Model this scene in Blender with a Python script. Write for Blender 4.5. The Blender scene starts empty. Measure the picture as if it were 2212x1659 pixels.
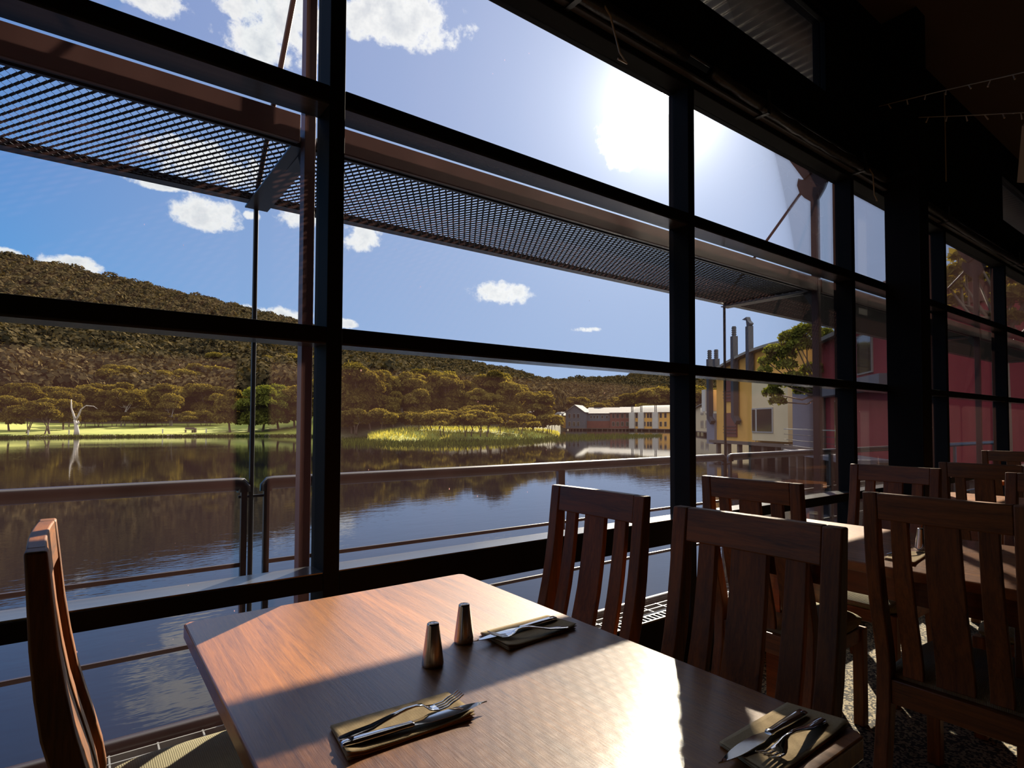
import bpy, bmesh, math, random
import numpy as np
from mathutils import Vector, Matrix

random.seed(7)
RNG = np.random.default_rng(11)
SC = bpy.context.scene
COL = SC.collection
PI = math.pi

# ------------------------------------------------------------------ camera
# world: X runs along the window wall (to the right), Y goes out through the glass, Z is up. Metres.
FPX, PCX, PCY = 1256.3, 1144.03, 876.47
YAW, PITCH, ROLL = 0.6544, 0.03103, 0.00295
EYE = Vector((0, 0, 1.21))
_F = Vector((math.sin(YAW) * math.cos(PITCH), math.cos(YAW) * math.cos(PITCH), math.sin(PITCH)))
_A = Vector((math.cos(YAW), -math.sin(YAW), 0))
_U = _A.cross(_F)
_A, _U = _A * math.cos(ROLL) + _U * math.sin(ROLL), _U * math.cos(ROLL) - _A * math.sin(ROLL)
cam_d = bpy.data.cameras.new('camera')
cam = bpy.data.objects.new('camera', cam_d)
COL.objects.link(cam)
cam.matrix_world = Matrix(((_A.x, _U.x, -_F.x, EYE.x), (_A.y, _U.y, -_F.y, EYE.y), (_A.z, _U.z, -_F.z, EYE.z), (0, 0, 0, 1)))
cam_d.sensor_fit = 'HORIZONTAL'
cam_d.sensor_width = 36.0
cam_d.lens = FPX / 2212 * 36
cam_d.shift_x = (1106 - PCX) / 2212
cam_d.shift_y = (PCY - 829.5) / 2212
cam_d.clip_start, cam_d.clip_end = 0.05, 6000
SC.camera = cam


def ray(x, y):
    return _F + _A * ((x - PCX) / FPX) - _U * ((y - PCY) / FPX)


def onz(x, y, z):
    d = ray(x, y)
    return EYE + d * ((z - EYE.z) / d.z)


def far(x, y, D):
    """a point D metres away (over the ground) in the direction seen at x, y"""
    d = ray(x, y)
    return EYE + d * (D / math.hypot(d.x, d.y))


# ------------------------------------------------------------------ sun, sky, exposure
SUN = ray(1440, 222).normalized()
SUN_EL = math.asin(SUN.z)
sun_l = bpy.data.lights.new('sun', 'SUN')
sun_l.energy = 15.0
sun_l.angle = math.radians(0.6)
sun_l.color = (1.0, 0.86, 0.66)
sun_o = bpy.data.objects.new('sun', sun_l)
sun_o.rotation_euler = (-SUN).to_track_quat('-Z', 'Y').to_euler()
sun_o.location = SUN * 50
COL.objects.link(sun_o)

vs = SC.view_settings
vs.view_transform = 'Standard'
vs.look = 'None'
vs.exposure = 0.0
vs.gamma = 1.0
vs.use_curve_mapping = False
SC.cycles.max_bounces = 8
SC.cycles.transparent_max_bounces = 16
SC.cycles.sample_clamp_indirect = 4.0
SC.cycles.caustics_reflective = False
SC.cycles.caustics_refractive = False

world = bpy.data.worlds.new('sky')
SC.world = world
world.use_nodes = True
NT = world.node_tree
NT.nodes.clear()


def node(nt, kind, **kw):
    n = nt.nodes.new(kind)
    for k, v in kw.items():
        setattr(n, k, v)
    return n


def plug(nt, s, v):
    if isinstance(v, bpy.types.NodeSocket):
        nt.links.new(v, s)
    else:
        s.default_value = v


def mth(nt, op, a, b=0.0, c=0.0, clamp=False):
    n = node(nt, 'ShaderNodeMath', operation=op, use_clamp=clamp)
    plug(nt, n.inputs[0], a)
    plug(nt, n.inputs[1], b)
    if len(n.inputs) > 2:
        plug(nt, n.inputs[2], c)
    return n.outputs[0]


def vmth(nt, op, a, b=(0, 0, 0), scale=None):
    n = node(nt, 'ShaderNodeVectorMath', operation=op)
    plug(nt, n.inputs[0], a)
    plug(nt, n.inputs[1], b)
    if scale is not None:
        plug(nt, n.inputs['Scale'], scale)
    return n.outputs['Value'] if op in ('DOT_PRODUCT', 'LENGTH', 'DISTANCE') else n.outputs[0]


def mixc(nt, f, a, b, mode='MIX'):
    n = node(nt, 'ShaderNodeMix', data_type='RGBA', blend_type=mode)
    plug(nt, n.inputs['Factor'], f)
    plug(nt, n.inputs[6], a)
    plug(nt, n.inputs[7], b)
    return n.outputs[2]


def noise(nt, vec, scale, detail=3.0, rough=0.55, dist=0.0):
    n = node(nt, 'ShaderNodeTexNoise')
    plug(nt, n.inputs['Vector'], vec)
    n.inputs['Scale'].default_value = scale
    n.inputs['Detail'].default_value = detail
    n.inputs['Roughness'].default_value = rough
    n.inputs['Distortion'].default_value = dist
    return n


def ramp(nt, f, stops):
    n = node(nt, 'ShaderNodeValToRGB')
    els = n.color_ramp.elements
    while len(els) < len(stops):
        els.new(0.5)
    for e, (p, c) in zip(els, stops):
        e.position = p
        e.color = (*c, 1) if len(c) == 3 else c
    plug(nt, n.inputs[0], f)
    return n.outputs[0]


def mapr(nt, v, a, b, c=0.0, d=1.0, smooth=False):
    n = node(nt, 'ShaderNodeMapRange', interpolation_type='SMOOTHSTEP' if smooth else 'LINEAR')
    plug(nt, n.inputs[0], v)
    for i, k in enumerate((a, b, c, d)):
        n.inputs[i + 1].default_value = k
    return n.outputs[0]


def build_sky():
    nt = NT
    tc = node(nt, 'ShaderNodeTexCoord')
    d = vmth(nt, 'NORMALIZE', tc.outputs['Generated'])
    sep = node(nt, 'ShaderNodeSeparateXYZ')
    plug(nt, sep.inputs[0], d)
    el = mth(nt, 'ABSOLUTE', sep.outputs[2])
    # clear air: pale near the horizon, deep blue overhead and away from the sun
    base = ramp(nt, el, [(0.0, (0.42, 0.62, 0.84)), (0.12, (0.23, 0.45, 0.76)), (0.35, (0.065, 0.25, 0.58)), (0.8, (0.04, 0.13, 0.42))])
    cs = vmth(nt, 'DOT_PRODUCT', d, tuple(SUN))
    away = mapr(nt, cs, 0.35, 0.95, 0.0, 1.0, True)
    base = mixc(nt, away, mixc(nt, 1.0, base, (0.30, 0.88, 1.12, 1), 'MULTIPLY'), mixc(nt, 0.66, base, (0.40, 0.49, 0.76, 1)))
    # aureole of the sun in the humid air
    ang = mth(nt, 'ARCCOSINE', mth(nt, 'MINIMUM', cs, 0.999999))
    g1 = mth(nt, 'MULTIPLY', mth(nt, 'EXPONENT', mth(nt, 'MULTIPLY', ang, -6.5)), 0.95)
    g2 = mth(nt, 'MULTIPLY', mth(nt, 'EXPONENT', mth(nt, 'MULTIPLY', ang, -34.0)), 7.0)
    disc = mth(nt, 'MULTIPLY', mth(nt, 'LESS_THAN', ang, math.radians(0.9)), 60.0)
    glow = mth(nt, 'ADD', mth(nt, 'ADD', g1, g2), disc)
    # clouds: each one an ellipse of sky broken up by noise
    n1 = noise(nt, d, 9.0, 7.0, 0.62).outputs[0]
    n2 = noise(nt, d, 34.0, 5.0, 0.65).outputs[0]
    nz = mth(nt, 'ADD', mth(nt, 'MULTIPLY', mth(nt, 'SUBTRACT', n1, 0.5), 2.6), mth(nt, 'MULTIPLY', mth(nt, 'SUBTRACT', n2, 0.5), 2.4))
    clouds = [(450, 462, 54, 30, .9), (140, 574, 48, 16, 1), (4, 554, 24, 12, 1), (585, 680, 80, 20, 1), (635, 468, 48, 22, .8), (785, 512, 48, 34, 1),
              (1085, 632, 70, 30, 1), (1265, 712, 44, 8, 1), (540, 92, 62, 30, .9), (610, 30, 90, 60, .95), (860, 35, 130, 50, .9), (345, 8, 45, 22, .9),
              (1385, 290, 95, 62, 1.1), (430, 345, 100, 34, .9), (340, 396, 50, 9, .8), (545, 466, 16, 9, .9), (745, 698, 26, 10, .9), (1000, -120, 260, 60, .8),
              (700, -300, 300, 90, .8)]
    acc = None
    for (x, y, a, b, s) in clouds:
        c = ray(x, y).normalized()
        e = Vector((c.y, -c.x, 0)).normalized()
        u = e.cross(c)
        dv = vmth(nt, 'SUBTRACT', d, tuple(c))
        k = FPX / math.hypot(1, (x - PCX) / FPX)
        p = mth(nt, 'MULTIPLY', vmth(nt, 'DOT_PRODUCT', dv, tuple(e)), k / a)
        q = mth(nt, 'MULTIPLY', vmth(nt, 'DOT_PRODUCT', dv, tuple(u)), k / b)
        r2 = mth(nt, 'ADD', mth(nt, 'MULTIPLY', p, p), mth(nt, 'MULTIPLY', q, q))
        m = mth(nt, 'MULTIPLY', mth(nt, 'SUBTRACT', 1.05, r2), s)
        acc = m if acc is None else mth(nt, 'MAXIMUM', acc, m)
    dens = mth(nt, 'ADD', mth(nt, 'MAXIMUM', acc, -1.2), nz)
    cm = mapr(nt, dens, 0.12, 0.75, 0.0, 1.0, True)
    shade = mapr(nt, mth(nt, 'ADD', dens, mth(nt, 'MULTIPLY', n2, 0.8)), 0.9, 2.6, 0.0, 1.0)
    ccol = mixc(nt, shade, (0.98, 0.98, 0.98, 1), (0.50, 0.55, 0.64, 1))
    col = mixc(nt, cm, base, ccol)
    col = mixc(nt, 1.0, col, mixc(nt, 1.0, (1, 0.97, 0.9, 1), glow, 'MULTIPLY'), 'ADD')
    # unseen bright cloud added behind the building to raise the ambient light
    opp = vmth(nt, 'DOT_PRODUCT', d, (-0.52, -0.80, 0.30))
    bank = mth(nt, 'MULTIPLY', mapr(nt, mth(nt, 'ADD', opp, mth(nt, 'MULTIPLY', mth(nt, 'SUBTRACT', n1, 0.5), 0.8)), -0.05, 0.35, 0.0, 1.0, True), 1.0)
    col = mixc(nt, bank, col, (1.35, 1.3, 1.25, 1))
    # more unseen bright cloud, added high overhead to fill the shadows indoors
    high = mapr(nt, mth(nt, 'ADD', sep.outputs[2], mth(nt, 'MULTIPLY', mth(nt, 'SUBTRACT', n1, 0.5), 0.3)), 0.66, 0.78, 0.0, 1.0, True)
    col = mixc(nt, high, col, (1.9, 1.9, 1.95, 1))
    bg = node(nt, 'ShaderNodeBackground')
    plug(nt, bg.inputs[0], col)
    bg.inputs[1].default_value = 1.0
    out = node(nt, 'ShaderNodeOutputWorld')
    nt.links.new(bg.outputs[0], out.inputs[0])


build_sky()
world.cycles.sampling_method = 'MANUAL'
world.cycles.sample_map_resolution = 1024


# ------------------------------------------------------------------ materials
def mat(name, base, rough=0.6, metal=0.0, bump=None, coat=0.0, spec=0.5, **kw):
    """base: colour tuple or function(nt, coords) -> socket; bump: function -> (height socket, strength, distance)"""
    m = bpy.data.materials.new(name)
    m.use_nodes = True
    nt = m.node_tree
    p = nt.nodes['Principled BSDF']
    tc = node(nt, 'ShaderNodeTexCoord')
    if callable(base):
        plug(nt, p.inputs['Base Color'], base(nt, tc))
    else:
        p.inputs['Base Color'].default_value = (*base, 1)
    if callable(rough):
        plug(nt, p.inputs['Roughness'], rough(nt, tc))
    else:
        p.inputs['Roughness'].default_value = rough
    p.inputs['Metallic'].default_value = metal
    p.inputs['Coat Weight'].default_value = coat
    p.inputs['Coat Roughness'].default_value = kw.get('coat_rough', 0.1)
    p.inputs['Specular IOR Level'].default_value = spec
    p.inputs['Coat IOR'].default_value = kw.get('coat_ior', 1.5)
    if bump:
        h, st, di = bump(nt, tc)
        b = node(nt, 'ShaderNodeBump')
        b.inputs['Strength'].default_value = st
        b.inputs['Distance'].default_value = di
        plug(nt, b.inputs['Height'], h)
        nt.links.new(b.outputs[0], p.inputs['Normal'])
        if coat and kw.get('coat_bump', True):
            nt.links.new(b.outputs[0], p.inputs['Coat Normal'])
    return m


def scaled(nt, sock, s):
    n = node(nt, 'ShaderNodeMapping')
    plug(nt, n.inputs[0], sock)
    n.inputs['Scale'].default_value = s
    return n.outputs[0]


def wood(name, dark, light, stretch, rough, coat, fibre=1.0, planks=None, coat_rough=0.12):
    """stretch: scale vector, small along the grain"""
    def base(nt, tc):
        o = tc.outputs['Object']
        v = scaled(nt, o, stretch)
        a = noise(nt, v, 1.0, 4, 0.6, 0.6).outputs[0]
        b = noise(nt, v, 6.0, 4, 0.7, 0.3).outputs[0]
        f = mth(nt, 'ADD', mth(nt, 'MULTIPLY', a, 0.75), mth(nt, 'MULTIPLY', b, 0.45))
        c = ramp(nt, f, [(0.40, dark), (0.56, [(d + l) / 2 for d, l in zip(dark, light)]), (0.72, light)])
        rnd = node(nt, 'ShaderNodeObjectInfo').outputs['Random']
        c = mixc(nt, mapr(nt, rnd, 0, 1, 0.0, 0.35), c, (*dark, 1))
        if planks:
            axis, wid = planks
            sp = node(nt, 'ShaderNodeSeparateXYZ')
            plug(nt, sp.inputs[0], o)
            t = mth(nt, 'DIVIDE', sp.outputs[axis], wid)
            cell = mth(nt, 'FLOOR', t)
            wn = node(nt, 'ShaderNodeTexWhiteNoise', noise_dimensions='1D')
            plug(nt, wn.inputs['W'], cell)
            c = mixc(nt, mapr(nt, wn.outputs[0], 0, 1, 0.0, 0.5), c, (*dark, 1))
        return c

    def bump(nt, tc):
        v = scaled(nt, tc.outputs['Object'], [s * 5 for s in stretch])
        return noise(nt, v, 1.0, 5, 0.75).outputs[0], 0.22 * fibre, 0.0016
    return mat(name, base, rough, 0, bump, coat, coat_rough=coat_rough, coat_ior=1.5)


M = {}
M['table_wood'] = wood('orange_table_wood', (0.15, 0.040, 0.004), (0.52, 0.17, 0.012), (60, 3.0, 10), 0.5, 0.9, 1.6, (0, 0.093), 0.17)
M['table_side'] = wood('table_apron_wood', (0.10, 0.024, 0.006), (0.26, 0.065, 0.010), (5, 2.2, 30), 0.4, 0.3)
M['chair_wood'] = wood('chair_post_wood', (0.050, 0.015, 0.003), (0.25, 0.080, 0.012), (38, 38, 2.5), 0.58, 0.0, 0.7)
M['chair_wood_cross'] = wood('chair_rail_wood', (0.050, 0.015, 0.003), (0.25, 0.080, 0.012), (30, 3, 42), 0.50, 0.04, 0.7)


def weave(nt, tc):
    v = tc.outputs['Object']
    w1 = node(nt, 'ShaderNodeTexWave', wave_type='BANDS', bands_direction='X')
    w2 = node(nt, 'ShaderNodeTexWave', wave_type='BANDS', bands_direction='Y')
    for w in (w1, w2):
        plug(nt, w.inputs['Vector'], v)
        w.inputs['Scale'].default_value = 75
        w.inputs['Distortion'].default_value = 1.5
    return mth(nt, 'MULTIPLY', w1.outputs[1], w2.outputs[1])


M['seat_fabric'] = mat('olive_grey_seat_fabric', lambda nt, tc: mixc(nt, mth(nt, 'MULTIPLY', weave(nt, tc), noise(nt, tc.outputs['Object'], 60).outputs[0]), (0.17, 0.15, 0.085, 1), (0.40, 0.36, 0.22, 1)),
                       0.95, 0, lambda nt, tc: (weave(nt, tc), 0.6, 0.002))
M['napkin'] = mat('brown_paper_napkin', lambda nt, tc: mixc(nt, noise(nt, tc.outputs['Object'], 300, 2).outputs[0], (0.42, 0.30, 0.155, 1), (0.58, 0.43, 0.24, 1)), 0.9, 0,
                  lambda nt, tc: (weave(nt, tc), 0.25, 0.0006))
M['steel'] = mat('polished_steel', (0.82, 0.81, 0.80), 0.07, 1.0)
M['shaker_steel'] = mat('brushed_shaker_steel', (0.50, 0.44, 0.40), 0.2, 1.0)
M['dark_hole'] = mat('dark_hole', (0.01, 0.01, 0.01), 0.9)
M['frame'] = mat('black_window_frame', lambda nt, tc: mixc(nt, noise(nt, tc.outputs['Object'], 4, 4).outputs[0], (0.006, 0.006, 0.007, 1), (0.012, 0.012, 0.013, 1)), 0.72, 0.0, spec=0.1)
M['frame_ledge'] = mat('streaked_ledge_metal', lambda nt, tc: mixc(nt, noise(nt, scaled(nt, tc.outputs['Object'], (2, 30, 30)), 2, 5).outputs[0], (0.035, 0.038, 0.045, 1), (0.10, 0.10, 0.11, 1)), 0.22, 0.0, coat=0.5)  # paler and glossier than the frame, streaked along its length
M['beam'] = mat('dark_painted_steel', (0.010, 0.009, 0.009), 0.8, spec=0.1)
M['plaster_dark'] = mat('dark_wall_paint', lambda nt, tc: mixc(nt, noise(nt, tc.outputs['Object'], 3, 4).outputs[0], (0.020, 0.018, 0.018, 1), (0.030, 0.027, 0.026, 1)), 0.8)
M['wall_pale'] = mat('dim_wall_paint', (0.09, 0.08, 0.07), 0.8)
M['ceiling'] = mat('brown_ceiling_paint', lambda nt, tc: mixc(nt, noise(nt, tc.outputs['Object'], 1.5, 3).outputs[0], (0.075, 0.045, 0.032, 1), (0.095, 0.058, 0.042, 1)), 0.8)


def carpet(nt, tc):
    v = node(nt, 'ShaderNodeTexVoronoi')
    plug(nt, v.inputs['Vector'], tc.outputs['Object'])
    v.inputs['Scale'].default_value = 120
    return mixc(nt, mth(nt, 'GREATER_THAN', node_rnd(nt, v), 0.55), (0.012, 0.011, 0.010, 1), (0.24, 0.20, 0.13, 1))


def node_rnd(nt, v):
    s = node(nt, 'ShaderNodeSeparateColor')
    nt.links.new(v.outputs['Color'], s.inputs[0])
    return s.outputs[0]


M['carpet'] = mat('speckled_carpet', carpet, 0.95)
M['rust'] = mat('dark_red_oxide_steel', lambda nt, tc: mixc(nt, noise(nt, tc.outputs['Object'], 14, 5).outputs[0], (0.055, 0.013, 0.015, 1), (0.10, 0.030, 0.030, 1)), 0.5, 0.0)
M['mesh_metal'] = mat('black_expanded_metal', (0.016, 0.013, 0.013), 0.5, 0.2)
M['rail'] = mat('brown_black_rail_paint', (0.016, 0.008, 0.008), 0.35, 0.0, coat=0.25)
M['grate'] = mat('galvanised_grating', (0.20, 0.20, 0.20), 0.5, 0.3)
M['grille'] = mat('grey_grille_metal', (0.10, 0.10, 0.11), 0.55, 0.2)
M['black_plastic'] = mat('black_plastic', (0.01, 0.01, 0.01), 0.4)
M['wire'] = mat('pale_wire', (0.45, 0.36, 0.24), 0.4)
M['bulb'] = mat('clear_fairy_bulb', (0.6, 0.5, 0.4), 0.2)
M['vinyl'] = mat('rolled_clear_vinyl', (0.022, 0.018, 0.016), 0.4, 0.0, lambda nt, tc: (noise(nt, scaled(nt, tc.outputs['Object'], (40, 3, 3)), 1.0).outputs[0], 0.5, 0.01), coat=0.25)


def corrug(nt, tc):
    w = node(nt, 'ShaderNodeTexWave', wave_type='BANDS', bands_direction='X', wave_profile='SIN')
    plug(nt, w.inputs['Vector'], tc.outputs['Object'])
    w.inputs['Scale'].default_value = 4.2
    return w.outputs[1]


M['corrugated'] = mat('corrugated_soffit_sheet', (0.62, 0.58, 0.52), 0.35, 0.3)
M['roof'] = mat('pale_metal_roof', (0.19, 0.185, 0.18), 0.8, 0.0, lambda nt, tc: (corrug(nt, tc), 0.3, 0.05), spec=0.12)
M['roof_grey'] = mat('grey_metal_roof', (0.075, 0.075, 0.088), 0.8, 0.0, lambda nt, tc: (corrug(nt, tc), 0.3, 0.05), spec=0.12)


def render_wall(name, a, b):
    return mat(name, lambda nt, tc: mixc(nt, noise(nt, tc.outputs['Object'], 1.1, 5).outputs[0], (*a, 1), (*b, 1)), 0.85)


M['yellow_wall'] = render_wall('ochre_render', (0.50, 0.26, 0.055), (0.66, 0.36, 0.085))
M['cream_wall'] = render_wall('cream_render', (0.50, 0.40, 0.25), (0.60, 0.49, 0.32))
M['grey_wall'] = render_wall('blue_grey_cladding', (0.13, 0.13, 0.17), (0.18, 0.18, 0.22))
M['slate_wall'] = render_wall('slate_cladding', (0.055, 0.065, 0.085), (0.09, 0.10, 0.125))
M['red_wall'] = render_wall('dark_red_render', (0.22, 0.018, 0.030), (0.31, 0.035, 0.045))
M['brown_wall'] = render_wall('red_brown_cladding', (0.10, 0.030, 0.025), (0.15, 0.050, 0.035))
M['pale_wall'] = render_wall('pale_grey_panel', (0.38, 0.36, 0.34), (0.48, 0.46, 0.43))
M['mauve_roof'] = mat('dull_mauve_roof', (0.13, 0.09, 0.10), 0.7)
M['flue'] = mat('dark_flue_metal', (0.035, 0.038, 0.05), 0.5, 0.2)
M['dark_window'] = mat('dark_window_glass', (0.03, 0.025, 0.03), 0.08, 0.0, coat=1.0)
M['trim_white'] = mat('white_window_trim', (0.30, 0.29, 0.28), 0.5)
M['pile'] = mat('weathered_timber_pile', (0.10, 0.075, 0.06), 0.9)
M['bark'] = mat('grey_gum_bark', lambda nt, tc: mixc(nt, noise(nt, scaled(nt, tc.outputs['Object'], (3, 3, .8)), 2.0, 4).outputs[0], (0.07, 0.045, 0.035, 1), (0.19, 0.14, 0.11, 1)), 0.9)
M['white_bark'] = mat('pale_snow_gum_bark', lambda nt, tc: mixc(nt, noise(nt, scaled(nt, tc.outputs['Object'], (3, 3, .8)), 2.0, 4).outputs[0], (0.28, 0.24, 0.21, 1), (0.62, 0.57, 0.52, 1)), 0.85)


def leafmat(name, a, b, trans=0.35, patch=0.9):
    m = bpy.data.materials.new(name)
    m.use_nodes = True
    nt = m.node_tree
    nt.nodes.clear()
    tc = node(nt, 'ShaderNodeTexCoord')
    g = node(nt, 'ShaderNodeNewGeometry')
    rnd = node(nt, 'ShaderNodeObjectInfo').outputs['Random']
    f = mth(nt, 'ADD', mth(nt, 'MULTIPLY', noise(nt, tc.outputs['Object'], patch, 3).outputs[0], 0.7), mth(nt, 'MULTIPLY', g.outputs['Random Per Island'], 0.45))
    f = mth(nt, 'ADD', f, mth(nt, 'MULTIPLY', mth(nt, 'SUBTRACT', rnd, 0.5), 0.4))
    c = mixc(nt, mapr(nt, f, 0.3, 0.85), (*a, 1), (*b, 1))
    d = node(nt, 'ShaderNodeBsdfDiffuse')
    t = node(nt, 'ShaderNodeBsdfTranslucent')
    plug(nt, d.inputs[0], c)
    plug(nt, t.inputs[0], mixc(nt, 1.0, c, (1.3, 1.2, 0.55, 1), 'MULTIPLY'))
    x = node(nt, 'ShaderNodeMixShader')
    x.inputs[0].default_value = trans
    nt.links.new(d.outputs[0], x.inputs[1])
    nt.links.new(t.outputs[0], x.inputs[2])
    o = node(nt, 'ShaderNodeOutputMaterial')
    nt.links.new(x.outputs[0], o.inputs[0])
    return m


M['leaf_olive'] = leafmat('olive_gum_leaves', (0.065, 0.048, 0.015), (0.21, 0.165, 0.042))
M['leaf_green'] = leafmat('green_gum_leaves', (0.05, 0.055, 0.012), (0.17, 0.18, 0.035))
M['leaf_bright'] = leafmat('bright_spring_leaves', (0.20, 0.30, 0.03), (0.42, 0.50, 0.06))
M['forest'] = leafmat('hillside_forest_crowns', (0.020, 0.018, 0.011), (0.150, 0.108, 0.050), 0.12, 0.11)  # distance haze and shade between crowns are put into the colour range
M['reed'] = leafmat('green_reeds', (0.018, 0.026, 0.008), (0.075, 0.085, 0.025), 0.25)
M['island_grass'] = leafmat('sunlit_island_grass', (0.16, 0.17, 0.035), (0.42, 0.38, 0.11), 0.45)


def ground_col(nt, tc):
    a = noise(nt, tc.outputs['Object'], 0.05, 4).outputs[0]
    b = noise(nt, tc.outputs['Object'], 0.9, 5).outputs[0]
    f = mth(nt, 'ADD', mth(nt, 'MULTIPLY', a, 0.6), mth(nt, 'MULTIPLY', b, 0.4))
    return ramp(nt, f, [(0.35, (0.12, 0.15, 0.018)), (0.5, (0.22, 0.24, 0.032)), (0.68, (0.31, 0.30, 0.055))])


M['lawn'] = mat('sunlit_mown_lawn', ground_col, 0.95)
M['hill_soil'] = mat('hill_forest_floor', lambda nt, tc: mixc(nt, noise(nt, tc.outputs['Object'], 0.1, 4).outputs[0], (0.030, 0.022, 0.012, 1), (0.07, 0.05, 0.025, 1)), 0.95)
M['bank'] = mat('muddy_bank_earth', lambda nt, tc: mixc(nt, noise(nt, tc.outputs['Object'], 1.5, 4).outputs[0], (0.03, 0.025, 0.015, 1), (0.13, 0.12, 0.05, 1)), 0.95)
M['rock'] = mat('brown_rock', lambda nt, tc: mixc(nt, noise(nt, tc.outputs['Object'], 2, 4).outputs[0], (0.07, 0.05, 0.045, 1), (0.22, 0.17, 0.15, 1)), 0.9)


def water_mat():
    m = bpy.data.materials.new('lake_water')
    m.use_nodes = True
    nt = m.node_tree
    p = nt.nodes['Principled BSDF']
    p.inputs['Base Color'].default_value = (0.002, 0.003, 0.006, 1)
    p.inputs['Roughness'].default_value = 0.035
    p.inputs['IOR'].default_value = 1.46
    tc = node(nt, 'ShaderNodeTexCoord')
    o = tc.outputs['Object']
    sep = node(nt, 'ShaderNodeSeparateXYZ')
    plug(nt, sep.inputs[0], o)
    w1 = noise(nt, scaled(nt, o, (1.0, 2.2, 1)), 1.1, 3, 0.55).outputs[0]
    w2 = noise(nt, scaled(nt, o, (1.0, 2.4, 1)), 4.5, 2, 0.5).outputs[0]
    calm = mapr(nt, noise(nt, scaled(nt, o, (0.02, 0.07, 1)), 1.0, 2).outputs[0], 0.40, 0.62, 0.12, 1.0)
    h = mth(nt, 'MULTIPLY', mth(nt, 'ADD', w1, mth(nt, 'MULTIPLY', w2, 0.35)), calm)
    b = node(nt, 'ShaderNodeBump')
    b.inputs['Strength'].default_value = 0.55
    b.inputs['Distance'].default_value = 0.006
    plug(nt, b.inputs['Height'], h)
    nt.links.new(b.outputs[0], p.inputs['Normal'])
    return m


M['water'] = water_mat()


def glass_mat():
    """window glass with a film of dust: see-through, a faint mirror, and specks that catch the sun"""
    m = bpy.data.materials.new('dusty_window_glass')
    m.use_nodes = True
    nt = m.node_tree
    nt.nodes.clear()
    tc = node(nt, 'ShaderNodeTexCoord')
    o = tc.outputs['Object']
    tr = node(nt, 'ShaderNodeBsdfTransparent')
    tr.inputs[0].default_value = (0.955, 0.965, 0.965, 1)
    dust = node(nt, 'ShaderNodeBsdfTranslucent')
    dust.inputs[0].default_value = (1.0, 0.52, 0.48, 1)
    film = mapr(nt, noise(nt, scaled(nt, o, (3, 3, 0.8)), 1.5, 4).outputs[0], 0.3, 0.7, 0.0045, 0.0085)
    v = node(nt, 'ShaderNodeTexVoronoi')
    plug(nt, v.inputs['Vector'], scaled(nt, o, (1, 1, 0.45)))
    v.inputs['Scale'].default_value = 34
    sp = mth(nt, 'LESS_THAN', v.outputs['Distance'], mapr(nt, node_rnd(nt, v), 0.75, 1.0, 0.0, 0.055))
    v2 = node(nt, 'ShaderNodeTexVoronoi')
    plug(nt, v2.inputs['Vector'], scaled(nt, o, (1, 1, 0.09)))
    v2.inputs['Scale'].default_value = 26
    st = mth(nt, 'LESS_THAN', v2.outputs['Distance'], mapr(nt, node_rnd(nt, v2), 0.82, 1.0, 0.0, 0.022))
    spz = node(nt, 'ShaderNodeSeparateXYZ')
    plug(nt, spz.inputs[0], o)
    film = mth(nt, 'MULTIPLY', film, mapr(nt, spz.outputs[2], 0.5, 1.2, 0.45, 1.0))
    f = mth(nt, 'ADD', film, mth(nt, 'MULTIPLY', mth(nt, 'MAXIMUM', sp, st), 0.28))
    x = node(nt, 'ShaderNodeMixShader')
    plug(nt, x.inputs[0], f)
    nt.links.new(tr.outputs[0], x.inputs[1])
    nt.links.new(dust.outputs[0], x.inputs[2])
    gl = node(nt, 'ShaderNodeBsdfGlossy')
    gl.inputs['Roughness'].default_value = 0.02
    fr = node(nt, 'ShaderNodeFresnel')
    fr.inputs[0].default_value = 1.12
    y = node(nt, 'ShaderNodeMixShader')
    plug(nt, y.inputs[0], mth(nt, 'MULTIPLY', fr.outputs[0], 0.6))
    nt.links.new(x.outputs[0], y.inputs[1])
    nt.links.new(gl.outputs[0], y.inputs[2])
    out = node(nt, 'ShaderNodeOutputMaterial')
    nt.links.new(y.outputs[0], out.inputs[0])
    return m


M['glass'] = glass_mat()


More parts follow.
